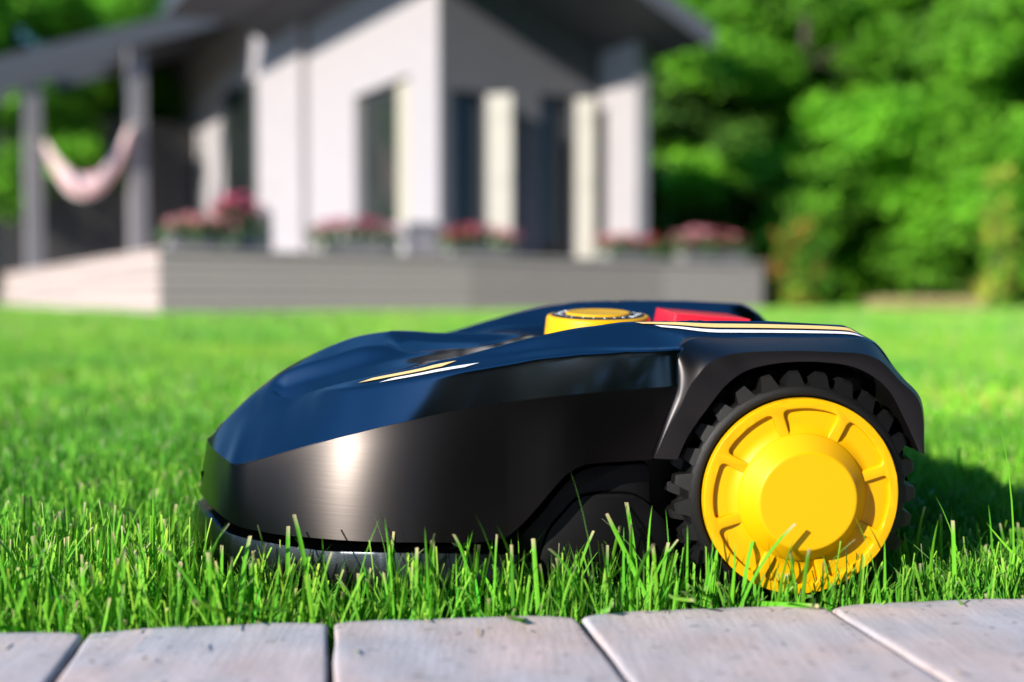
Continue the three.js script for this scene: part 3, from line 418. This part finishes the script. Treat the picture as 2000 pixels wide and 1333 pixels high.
const K = {
  C1: curve([...C1l, [1345, 690, -0.036], [1380, 668, -0.044], [1410, 662, -0.044], [1500, 661, -0.043], [1640, 662, -0.043], [1702, 668, -0.044], [1758, 735, -0.045], [1798, 779, -0.045]]),
  C2: curve([TIP, [425, 838, -0.208], [460, 819, -0.192], [500, 804, -0.176], [540, 795, -0.160], [565, 790, -0.151], [600, 776, -0.138], [635, 762, -0.120], [680, 759, -0.098], [720, 756, -0.090], [757, 750, -0.081], [875, 730, -0.0600], [1000, 709, -0.0480], [1050, 700, -0.0430], [1200, 688, -0.0245], [1323, 681, -0.0125], [1380, 662, -0.0465], [1410, 660.5, -0.046], [1500, 660, -0.045], [1640, 661, -0.045], [1702, 667, -0.0455], [1758, 734, -0.046], [1798, 778, -0.046]]),
  C3: curve([TIP, [425, 836, -0.211], [460, 812, -0.199], [500, 786, -0.190], [522, 772, -0.184], [540, 778, -0.172], [565, 786, -0.156], [612, 768, -0.137], [635, 760, -0.128], [725, 737, -0.107], [825, 716, -0.090], [850, 709, -0.087], [900, 700, -0.080], [1000, 691, -0.065], [1050, 684, -0.060], [1149, 677, -0.044], [1200, 678, -0.037], [1260, 680, -0.027], [1323, 679, -0.019], [1380, 660, -0.0475], [1410, 660, -0.047], [1500, 659.5, -0.046], [1640, 660, -0.046], [1702, 666, -0.046], [1758, 733, -0.0465], [1798, 777, -0.0465]]),
  B: curve([TIP, [425, 835, -0.212], [460, 811, -0.2], [500, 785, -0.191], [522, 771, -0.185], [540, 777, -0.173], [565, 785, -0.157], [612, 767, -0.138], [635, 759, -0.129], [725, 736.5, -0.108], [825, 715, -0.091], [850, 707, -0.088], [900, 697, -0.082], [1000, 671, -0.074], [1063, 657, -0.070], [1149, 644, -0.064], [1240, 641, -0.058], [1320, 648, -0.053], [1380, 657, -0.0485], [1410, 659, -0.048], [1500, 659, -0.047], [1640, 659.5, -0.047], [1702, 665, -0.047], [1758, 732, -0.047], [1798, 776, -0.047]]),
  R: curve([TIP, [425, 834, -0.213], [460, 810, -0.201], [500, 784, -0.192], [522, 770, -0.186], [540, 776, -0.175], [565, 784, -0.159], [612, 766, -0.140], [635, 758, -0.131], [725, 736, -0.110], [825, 714, -0.093], [850, 706, -0.090], [900, 695, -0.085], [1000, 668, -0.078], [1063, 653, -0.075], [1149, 636, -0.071], [1239, 627, -0.068], [1350, 624, -0.065], [1450, 625, -0.064], [1550, 628, -0.063], [1646, 634, -0.063], [1684, 653, -0.062], [1705, 667, -0.060], [1758, 730, -0.058], [1798, 775, -0.055]]),
  T: curve([TIP, [425, 833.5, -0.2135], [460, 809, -0.202], [500, 783, -0.193], [557, 750, -0.178], [635, 738, -0.150], [725, 712, -0.135], [825, 702, -0.120], [900, 690, -0.105, 0.203], [1000, 690, -0.098, 0.213], [1063, 0, -0.096, 0.2152], [1300, 0, -0.090, 0.2160], [1580, 0, -0.085, 0.212], [1660, 0, -0.08, 0.195], [1730, 0, -0.075, 0.16], [1798, 0, -0.07, 0.12]]),
  Q: curve([TIP, [425, 833, -0.214], [460, 800, -0.209], [500, 766, -0.204], [557, 725, -0.192], [635, 705, -0.180], [720, 681, -0.170], [760, 680, -0.168], [820, 684, -0.165], [900, 0, -0.16, 0.2075], [1000, 0, -0.16, 0.2135], [1063, 0, -0.16, 0.2155], [1300, 0, -0.16, 0.2165], [1580, 0, -0.16, 0.212], [1660, 0, -0.16, 0.195], [1730, 0, -0.16, 0.16], [1798, 0, -0.16, 0.12]]),
  M: curve([[403, 857, MID], [440, 815, MID], [500, 760, MID], [560, 718, MID], [600, 695, MID], [650, 672, MID], [700, 656, MID], [742, 649, MID], [800, 643, MID], [850, 0, MID, 0.2195], [900, 0, MID, 0.219], [1000, 0, MID, 0.2165], [1063, 0, MID, 0.2158], [1300, 0, MID, 0.2168], [1580, 0, MID, 0.212], [1660, 0, MID, 0.195], [1730, 0, MID, 0.16], [1798, 0, MID, 0.12]]),
};
const xTip = L(...TIP).x + 1e-4, xRear = L(1798, 778, -0.045).x;
const recX0 = L(748, 680, -0.2).x, recX1 = L(1075, 650, -0.2).x, dishX0 = L(520, 770, -0.17).x, dishX1 = L(900, 690, -0.12).x;
const NZ = 140;
function section(x) {                                     // points (z, y) from the near edge to the far edge
  const half = ['C1', 'C2', 'C3', 'B', 'R', 'T', 'Q', 'M'].map(k => { const [y, z] = K[k](x); return [z, y]; });
  for (let i = 1; i < half.length; i++) if (half[i][0] > half[i - 1][0] - 2e-5) half[i][0] = half[i - 1][0] - 2e-5;
  half[7][0] = Math.min(half[7][0], MID);
  const q = [...half, ...half.slice(0, -1).reverse().map(([z, y]) => [2 * MID - z, y])];
  const acc = [0]; for (let i = 1; i < q.length; i++) acc.push(acc[i - 1] + Math.hypot(q[i][0] - q[i - 1][0], q[i][1] - q[i - 1][1]));
  const tot = acc[acc.length - 1], out = []; let k = 0;
  for (let i = 0; i <= NZ; i++) { const s = tot * i / NZ; while (k < acc.length - 2 && s > acc[k + 1]) k++; const t = (s - acc[k]) / Math.max(1e-9, acc[k + 1] - acc[k]); out.push([lerp(q[k][0], q[k + 1][0], t), lerp(q[k][1], q[k + 1][1], t)]); }
  const px = (x - xTip) / 0.6, sg = lerp(0.010, 0.0016, sst(0.10, 0.28, px)), st = tot / NZ, w = Math.ceil(2.5 * sg / st), ker = []; for (let i = -w; i <= w; i++) ker.push(Math.exp(-0.5 * (i * st / sg) ** 2));
  return out.map((p, i) => { let sz = 0, sy = 0, n = 0; const lim = Math.min(w, i, NZ - i); for (let d = -lim; d <= lim; d++) { const g = ker[d + w]; sz += out[i + d][0] * g; sy += out[i + d][1] * g; n += g; } return [sz / n, sy / n]; }).map(([z, y]) => {
    // scoops beside the centre panel and the recess in front of the knob
    const zz = MID + Math.abs(z - MID), c3 = K.R(x)[1], qq = K.Q(x)[1], wv = (zz - qq) / Math.max(0.004, c3 - qq), zn = clamp(1 - wv);
    const dd = 0.0095 * sst(dishX0, dishX0 + 0.018, x) * (1 - sst(dishX1 - 0.1, dishX1, x));
    if (wv > -0.25 && wv < 1) y -= dd * sst(0, 0.3, zn) * (1 - sst(0.72, 1.15, 1 - wv));
    const cx = (recX0 + recX1) / 2, hx = (recX1 - recX0) / 2 - 0.03, hz = 0.046 - 0.03, ax = Math.max(0, Math.abs(x - cx) - hx), az = Math.max(0, Math.abs(z + 0.196) - 0.004), sd = Math.hypot(ax, az) - 0.026;
    y -= 0.0085 * (1 - sst(-0.014, 0.004, sd)) * (1 - sst(recX1 - 0.07, recX1 - 0.01, x));
    return [z, y];
  });
}
const NX = 300, xs = []; for (let i = 0; i <= NX; i++) { const t = i / NX; xs.push(lerp(xTip, xRear, 0.55 * t + 0.45 * t * t * t ** 0.2 * 1)); }
for (let i = 0; i <= NX; i++) { const t = i / NX; xs[i] = lerp(xTip, xRear, Math.pow(t, 1.5) * 0.5 + t * t * (3 - 2 * t) * 0 + t * 0.5); }
const secs = xs.map(section);
function hoodY(x, z) { const s = section(x); for (let i = 0; i < NZ; i++) if (z <= s[i][0] && z >= s[i + 1][0]) return lerp(s[i][1], s[i + 1][1], (s[i][0] - z) / Math.max(1e-9, s[i][0] - s[i + 1][0])); return s[NZ >> 1][1]; }
mesh('hood', grid(xs.map((x, i) => secs[i].map(([z, y]) => new THREE.Vector3(x, y, z))), 1), shellMat, mower);
function mirrorGeo(g) { const m = g.clone(), p = m.attributes.position; for (let i = 0; i < p.count; i++) p.setZ(i, 2 * MID - p.getZ(i)); if (m.index) { const a = m.index.array; for (let i = 0; i < a.length; i += 3) { const t = a[i]; a[i] = a[i + 1]; a[i + 1] = t; } } m.computeVertexNormals(); return m; }
// curves by chord length with a matched corner
function ribbon(list, corner, N, cu = 0.25) {
  const p = list.map(a => L(...a)), c = new THREE.CatmullRomCurve3(p, false, 'centripetal'), n = p.length - 1;
  const acc = [0]; for (let i = 1; i <= n; i++) acc.push(acc[i - 1] + p[i].distanceTo(p[i - 1]));
  const U = acc.map((d, i) => i <= corner ? cu * d / (acc[corner] || 1) : cu + (1 - cu) * (d - acc[corner]) / (acc[n] - acc[corner]));
  const out = []; for (let k = 0; k <= N; k++) { const u = k / N; let i = 0; while (i < n - 1 && u > U[i + 1]) i++; const t = (u - U[i]) / (U[i + 1] - U[i]); out.push(c.getPoint((i + t) / n)); } return out;
}
{
  // front facet by matched length, flank by matched station along the machine
  const NF = 34, NS = 130, f1 = ribbon(C1l.slice(0, 6), 5, NF, 1), f0 = ribbon(C0l.slice(0, 6), 5, NF, 1), c1 = curve(C1l.slice(5)), c0 = curve(C0l.slice(5)), a1 = f1[NF], a0 = f0[NF], e1 = L(...C1l[C1l.length - 1]), e0 = L(...C0l[C0l.length - 1]);
  const top = f1.slice(), bot = f0.slice();
  for (let i = 1; i <= NS; i++) { const t = i / NS, x1 = lerp(a1.x, e1.x - 1e-5, t), x0 = lerp(a0.x, e0.x - 1e-5, t), [y1, z1] = c1(x1), [y0, z0] = c0(x0); top.push(new THREE.Vector3(x1, y1, z1)); bot.push(new THREE.Vector3(x0, y0, z0)); }
  const N = top.length - 1;
  for (const [c, keep] of [[top, 'yz'], [bot, 'z']]) for (let it = 0; it < 160; it++) { const q = c.map(p => p.clone()); for (let i = NF + 2; i < N; i++) for (const k of keep) c[i][k] = 0.5 * q[i][k] + 0.25 * (q[i - 1][k] + q[i + 1][k]); }
  for (const c of [top, bot]) for (let it = 0; it < 5; it++) { const q = c.map(p => p.clone()); for (let i = 2; i < NF + 6; i++) c[i].copy(q[i]).multiplyScalar(0.5).addScaledVector(q[i - 1], 0.25).addScaledVector(q[i + 1], 0.25); }
  const sideUV = g => { const u = g.attributes.uv, p = g.attributes.position; for (let i = 0; i < u.count; i++) u.setXY(i, p.getY(i), p.getX(i) * 1.5); return g; };
  const body = [], lip = [];
  for (let i = 0; i <= N; i++) {
    const r = []; for (let j = 0; j <= 14; j++) { const t = j / 14, v = bot[i].clone().lerp(top[i], t); v.z += 0.0010 * Math.sin(Math.PI * t); if (j === 14) v.y += 0.0006; r.push(v); }
    body.push(r); const e = bot[i].clone(); e.z -= 0.004; e.y += 0.001; e.x += 0.003 * (1 - sst(0, 0.3, i / N)); const e2 = e.clone(); e2.y += 0.02; e2.z -= 0.004; lip.push([e2, e, bot[i].clone()]);
  }
  const g = sideUV(mergeGeometries([grid(body, 1, true), grid(lip, 1, true)]));
  mesh('side_panel', g, sideMat, mower); mesh('side_panel', sideUV(mirrorGeo(g)), sideMat, mower);
  // bumper ring round the front
  const o = [[380, 986, -0.22], [388, 1000, -0.180], [403, 1012, -0.146], [429, 1036, -0.112], [446, 1047, -0.100], [470, 1055, -0.090], [518, 1065, -0.073], [590, 1077, -0.054], [638, 1083, -0.043], [750, 1086, -0.025], [900, 1088, -0.013], [1010, 1090, -0.012]];
  const ob = ribbon(o, 5, 90), rr = [];
  for (const p of ob) { const nx = clamp((p.x - ob[0].x) / 0.1); const inward = new THREE.Vector3(0.020 * (1 - nx) + 0.004, 0, -0.020 * clamp(nx + 0.25)); const a = p.clone().add(inward); a.y += 0.0075; const b = p.clone().addScaledVector(inward, 0.18); b.y += 0.0035; const b2 = p.clone().addScaledVector(inward, 0.04); b2.y += 0.0022; const c = p.clone(); const d = p.clone(); d.y -= 0.03; d.addScaledVector(inward, -0.06); const e = d.clone(); e.y -= 0.012; e.addScaledVector(inward, 0.5); const f = a.clone(); f.y += 0.012; f.addScaledVector(inward, 0.3); rr.push([e, d, c, b2, b, a, f]); }
  const bg = grid(rr, 1, true); mesh('bumper', mergeGeometries([toCreasedNormals(bg, 0.6), toCreasedNormals(mirrorGeo(bg), 0.6)]), mk({ roughness: 0.25, color: lin(0.05, 0.055, 0.062) }), mower);
}
{
  // wheel arch flares
  const E = [[1277, 895, -0.0045], [1300, 828, -0.0055], [1325, 757, -0.0078], [1325, 720, -0.0105], [1325, 683, -0.0145], [1340, 668, -0.024], [1380, 658, -0.0465], [1410, 660.5, -0.0445], [1500, 660.5, -0.043], [1572, 660.5, -0.042], [1640, 661, -0.042], [1702, 667, -0.043], [1735, 705, -0.044], [1760, 735, -0.045], [1799, 778, -0.045], [1806, 888, -0.046]];
  const A = [[1278, 896, -0.0030], [1302, 846, -0.0028], [1327, 800, -0.0030], [1346, 757, -0.0035], [1362, 735, -0.004], [1382, 712, -0.005], [1405, 699, -0.005], [1442, 690, -0.006], [1525, 686, -0.006], [1580, 686, -0.006], [1630, 688, -0.006], [1688, 692, -0.007], [1722, 706, -0.008], [1756, 742, -0.009], [1797, 785, -0.010], [1806, 890, -0.011]];
  const O = [[1323, 898, -0.003], [1342, 856, -0.003], [1364, 822, -0.0045], [1388, 790, -0.004], [1402, 771, -0.004], [1421, 750, -0.0045], [1440, 735, -0.005], [1465, 721.5, -0.006], [1518, 710, -0.006], [1572, 706.5, -0.006], [1622, 709, -0.006], [1664, 716, -0.007], [1702, 733, -0.008], [1736, 762, -0.009], [1768, 821, -0.010], [1796, 883, -0.011]];
  const N = 120, re = ribbon(E, 7, N, 0.4), ra = ribbon(A, 7, N, 0.4), ro = ribbon(O, 7, N, 0.4);
  const strip = (fn, n) => { const rows = []; for (let i = 0; i <= N; i++) { const r = []; for (let j = 0; j <= n; j++) r.push(fn(i, j / n)); rows.push(r); } return rows; };
  const off = (v, y, z) => { const q = v.clone(); q.y += y; q.z += z; return q; };
  const parts = [strip((i, t) => off(re[i], 0.001 * (1 - t), -0.02 * (1 - t)), 2), strip((i, t) => { const v = re[i].clone().lerp(ra[i], t); v.z += 0.0008 * Math.sin(Math.PI * t); return v; }, 10), strip((i, t) => { const v = ra[i].clone().lerp(ro[i], t); v.z += 0.0004 * Math.sin(Math.PI * t); return v; }, 6), strip((i, t) => off(ro[i], 0, -0.05 * t), 3)];
  for (let it = 0; it < 3; it++) for (const p of parts) for (let j = 0; j < p[0].length; j++) { const q = p.map(r => r[j].clone()); for (let i = 1; i < N; i++) if (i > 1) p[i][j].copy(q[i]).multiplyScalar(0.5).addScaledVector(q[i - 1], 0.25).addScaledVector(q[i + 1], 0.25); }
  const g = mergeGeometries(parts.map(p => grid(p, 1, true))); mesh('wheel_arch', g, flareMat, mower); mesh('wheel_arch', mirrorGeo(g), flareMat, mower);
  // tail between the arches
  const tail = []; for (let i = 0; i <= 20; i++) { const z = lerp(-0.05, -0.39, i / 20), r = []; const b = 0.012 * Math.sin(Math.PI * i / 20); for (const [x, y] of [[xRear - 0.035, 0.160], [xRear - 0.012, 0.12], [xRear - 0.006, 0.09], [xRear - 0.03, 0.06]]) r.push(new THREE.Vector3(x, y + 0.012, z)); tail.push(r); }
  mesh('tail_panel', grid(tail, 1), shellMat, mower);
  // dark belly and recessed panels behind the cut-out
  mesh('chassis', rbx(L(700, 1000, -0.1).x, L(1330, 1000, -0.1).x, 0.045, 0.155, -0.345, -0.095, 0.012), blackMat, mower);
  mesh('wheel_well', rbx(L(1325, 900, -0.08).x, L(1690, 900, -0.08).x, 0.05, 0.200, -0.37, -0.07, 0.012), blackMat, mower);
  const pts = (l, z) => l.map(([a, b]) => { const p = L(a, b, z); return new THREE.Vector2(p.x, p.y); });
  const pan = (name, l, z, t, bev) => { const s = new THREE.Shape(); const q = pts(l, z); s.moveTo(q[0].x, q[0].y); s.splineThru(q.slice(1)); s.lineTo(q[0].x, q[0].y); const g = new THREE.ExtrudeGeometry(s, { depth: t, bevelEnabled: true, bevelThickness: bev, bevelSize: bev, bevelSegments: 2, curveSegments: 24 }); g.translate(0, 0, z - t - bev); mesh(name, toCreasedNormals(g, 0.5), innerMat, mower); };
  pan('inner_panel', [[960, 1120], [1010, 1060], [1060, 1005], [1100, 955], [1130, 928], [1165, 915], [1210, 912], [1262, 912], [1266, 960], [1268, 1000], [1275, 1120]], -0.042, 0.02, 0.0015);
  pan('inner_cover', [[1050, 1130], [1075, 1048], [1105, 1008], [1130, 982], [1152, 974], [1190, 971], [1228, 972], [1250, 980], [1275, 1000], [1300, 1035], [1325, 1130]], -0.035, 0.02, 0.003);
}
// stripes: thin decals that follow the shell
function stripe(pxa, pxb, lo, hi, f0, f1, mat, skew, zref) {
  const x0 = L(pxa, 700, zref).x, x1 = L(pxb, 690, zref).x, rows = [], N = 60;
  for (let i = 0; i <= N; i++) { const r = []; for (let j = 0; j <= 3; j++) { const f = lerp(f0, f1, j / 3), x = lerp(x0, x1, i / N) + skew * (j / 3); const a = lo(x)[1], b = hi(x)[1], z = lerp(a, b, f); r.push(new THREE.Vector3(x, hoodY(x, z) + 0.0007, z + 0.0002)); } rows.push(r); }
  const s = mesh('stripe', grid(rows, 1), mat, mower); return s;
}
const gold = std(lin(0.62, 0.42, 0.16), { roughness: 0.4 }), silver = std(lin(0.66, 0.68, 0.74), { roughness: 0.4 });
stripe(697, 862, K.C2, K.C3, 0.56, 0.80, gold, 0.013, -0.1).userData.label = 'gold stripe along the hood edge';
stripe(740, 905, K.C2, K.C3, 0.22, 0.40, silver, 0.013, -0.09).userData.label = 'white stripe along the hood edge';
stripe(1255, 1672, K.B, K.R, 0.50, 0.72, gold, -0.006, -0.06).userData.label = 'gold stripe along the top of the wheel arch';
stripe(1290, 1680, K.B, K.R, 0.22, 0.38, silver, -0.006, -0.06).userData.label = 'white stripe along the top of the wheel arch';

// knob and stop button
const yellow = std(lin(0.62, 0.335, 0.001), { roughness: 0.38, specularIntensity: 0.45, bumpMap: grainN.clone(), bumpScale: 0.00004 });
yellow.bumpMap.needsUpdate = true; yellow.bumpMap.repeat.set(3, 3);
{
  const c = L(1168, 640, MID), k = new THREE.Group(); k.name = 'control_knob'; k.position.set(c.x, 0.212, MID); k.rotation.x = 0.035; mower.add(k);
  const pr = (l) => l.map(([r, y]) => new THREE.Vector2(r, y));
  mesh('knob_body', new THREE.LatheGeometry(pr([[0.001, 0.0], [0.0540, 0], [0.0535, 0.006], [0.0520, 0.0205], [0.0508, 0.0228], [0.0488, 0.0238], [0.0465, 0.0238], [0.0462, 0.0225]]), 72), yellow, k);
  mesh('dial_ring', new THREE.LatheGeometry(pr([[0.0463, 0.0226], [0.0460, 0.0244], [0.0335, 0.0250], [0.0332, 0.0230]]), 72), blackMat, k);
  for (let i = 0; i < 24; i++) { const g = bx(-0.0006, 0.0006, 0.0246, 0.0252, 0.0375, 0.0375 + (i % 3 ? 0.003 : 0.006)); g.rotateY(i * Math.PI / 12); mesh('dial_mark', g, silver, k); }
  mesh('knob_centre', new THREE.LatheGeometry(pr([[0.0331, 0.0232], [0.0328, 0.0256], [0.0312, 0.0270], [0.0285, 0.0268], [0.027, 0.0258], [0.0005, 0.0256]]), 60), yellow, k);
  const mkr = new THREE.ConeGeometry(0.004, 0.006, 3); mkr.rotateX(Math.PI / 2); mkr.translate(0.037, 0.0165, 0.0375); mesh('pointer', mkr, blackMat, k);
  const b0 = L(1291, 620, MID).x, b1 = L(1440, 620, MID).x, s = new THREE.Shape([new THREE.Vector2(b0, 0.210), new THREE.Vector2(b1, 0.210), new THREE.Vector2(b1 - 0.001, 0.2322), new THREE.Vector2(b0 + 0.006, 0.2380)]);
  const g = new THREE.ExtrudeGeometry(s, { depth: 0.086, bevelEnabled: true, bevelSize: 0.002, bevelThickness: 0.002, bevelSegments: 3 }); g.translate(0, 0, MID - 0.043); mesh('stop_button', toCreasedNormals(g, 0.6), std(lin(0.72, 0.012, 0.03), { roughness: 0.35, clearcoat: 0.2 }), mower);
  const screw = new THREE.SphereGeometry(0.0035, 16, 8); screw.scale(1, 0.35, 1); const sp = L(1043, 652, -0.17); screw.translate(sp.x, K.Q(sp.x)[0] + 0.0005, -0.165); mesh('screw', screw, std(lin(0.6, 0.6, 0.62), { roughness: 0.3, metalness: 1 }), mower);
}
// driving wheels
{
  const wc = L(1561, 968, -0.008), R0 = 0.082, tyreMat = std(lin(0.0035, 0.0035, 0.0038), { roughness: 0.5, specularIntensity: 0.6, bumpMap: grainN.clone(), bumpScale: 0.0001 }); tyreMat.bumpMap.repeat.set(4, 4); tyreMat.bumpMap.needsUpdate = true;
  const w = new THREE.Group(); w.name = 'drive_wheel'; w.position.set(wc.x, wc.y, 0); mower.add(w);
  const lathe = (l, n = 96) => { const g = new THREE.LatheGeometry(l.map(([r, z]) => new THREE.Vector2(r, z)), n); g.rotateX(Math.PI / 2); return g; };
  const tyre = mesh('tyre', lathe([[0.06, -0.060], [0.088, -0.060], [0.0925, -0.056], [0.0935, -0.034], [0.0935, -0.026], [0.0925, -0.0135], [0.0905, -0.0105], [0.0862, -0.0088], [0.0832, -0.0092], [0.0828, -0.0105], [0.0826, -0.014]]), tyreMat, w);
  // tread lugs: two rows of tapered blocks
  const lug = (() => { const v = [], f = 0.0095, b = 0.0080, t = 0.0036, z0 = 0.000, z1 = -0.021; const base = 0.0905, top = 0.1030; for (const [r, hw, za, zb] of [[base, b, z0, z1], [top - 0.002, t + 0.001, z0 - 0.004, z1 + 0.001], [top, t, z0 - 0.006, z1 + 0.0015]]) v.push([[-hw, r, za], [hw, r, za], [hw - 0.002, r, zb], [-hw - 0.002, r, zb]]); const P = [], q = (a, b2, c, d) => P.push(...a, ...b2, ...c, ...a, ...c, ...d); for (let k = 0; k < 2; k++) for (let i = 0; i < 4; i++) q(v[k][(i + 1) % 4], v[k][i], v[k + 1][i], v[k + 1][(i + 1) % 4]); q(v[2][1], v[2][0], v[2][3], v[2][2]); const g = new THREE.BufferGeometry(); g.setAttribute('position', new THREE.Float32BufferAttribute(P, 3)); g.setAttribute('uv', new THREE.Float32BufferAttribute(new Array(P.length / 3 * 2).fill(0).map((_, i) => (i % 7) * 0.01), 2)); g.computeVertexNormals(); return g; })();
  const LN = 27; for (let i = 0; i < LN; i++) for (const [row, z] of [[0, -0.0105], [0.5, -0.0375]]) { const m = mesh('lug', lug, tyreMat, tyre); m.position.z = z; m.rotation.z = (i + row) * 2 * Math.PI / LN + 0.05; }
  // rim disc with pockets
  const s = new THREE.Shape(); s.absarc(0, 0, R0 - 0.0012, 0, Math.PI * 2);
  const ri = 0.0525, rp = 0.0745, off = -27.5 * Math.PI / 180;
  for (let k = 0; k < 8; k++) { const a0 = off + k * Math.PI / 4 + 0.052, a1 = off + (k + 1) * Math.PI / 4 - 0.052, c = 0.0055; const h = new THREE.Path(), P = (r, a) => [r * Math.cos(a), r * Math.sin(a)]; h.moveTo(...P(ri, a0 + 0.018)); h.lineTo(...P(rp - c, a0)); h.quadraticCurveTo(...P(rp, a0), ...P(rp, a0 + c / rp)); for (let i = 1; i <= 8; i++) h.lineTo(...P(rp, lerp(a0 + c / rp, a1 - c / rp, i / 8))); h.quadraticCurveTo(...P(rp, a1), ...P(rp - c, a1)); h.lineTo(...P(ri, a1 - 0.018)); for (let i = 1; i < 6; i++) h.lineTo(...P(ri, lerp(a1 - 0.018, a0 + 0.018, i / 6))); h.closePath(); s.holes.push(h); }
  const rg = new THREE.ExtrudeGeometry(s, { depth: 0.0065, bevelEnabled: true, bevelSize: 0.0009, bevelThickness: 0.0009, bevelSegments: 3, curveSegments: 72 }); rg.translate(0, 0, -0.0085);
  const rim = mesh('rim', toCreasedNormals(rg, 0.7), yellow, w);
  mesh('pocket_floor', lathe([[0.0805, -0.009], [0.079, -0.0052], [0.062, -0.0055], [0.0565, -0.0042], [0.0528, -0.001], [0.050, 0.0002]]), yellow, rim);
  mesh('hub_cap', lathe([[0.0535, -0.0042], [0.0532, -0.0008], [0.0526, 0.0006], [0.0512, 0.0018], [0.0412, 0.0138], [0.0400, 0.0146], [0.0385, 0.0149], [0.0002, 0.0149]], 120), yellow, w);
  const far = w.clone(); far.scale.z = -1; far.position.z = 2 * MID; mower.add(far);
}
for (const s of [-1, 1]) { const g = new THREE.SphereGeometry(0.035, 20, 14); g.scale(1, 1, 0.45); const c = mesh('caster_wheel', g, blackMat, mower); c.position.set(L(560, 1000, -0.15).x, 0.034, MID + s * 0.08); }

// children were laid out about the wheel, so the group sits at its foot
renderer.setSize(1024, 682);
renderer.render(scene, camera);
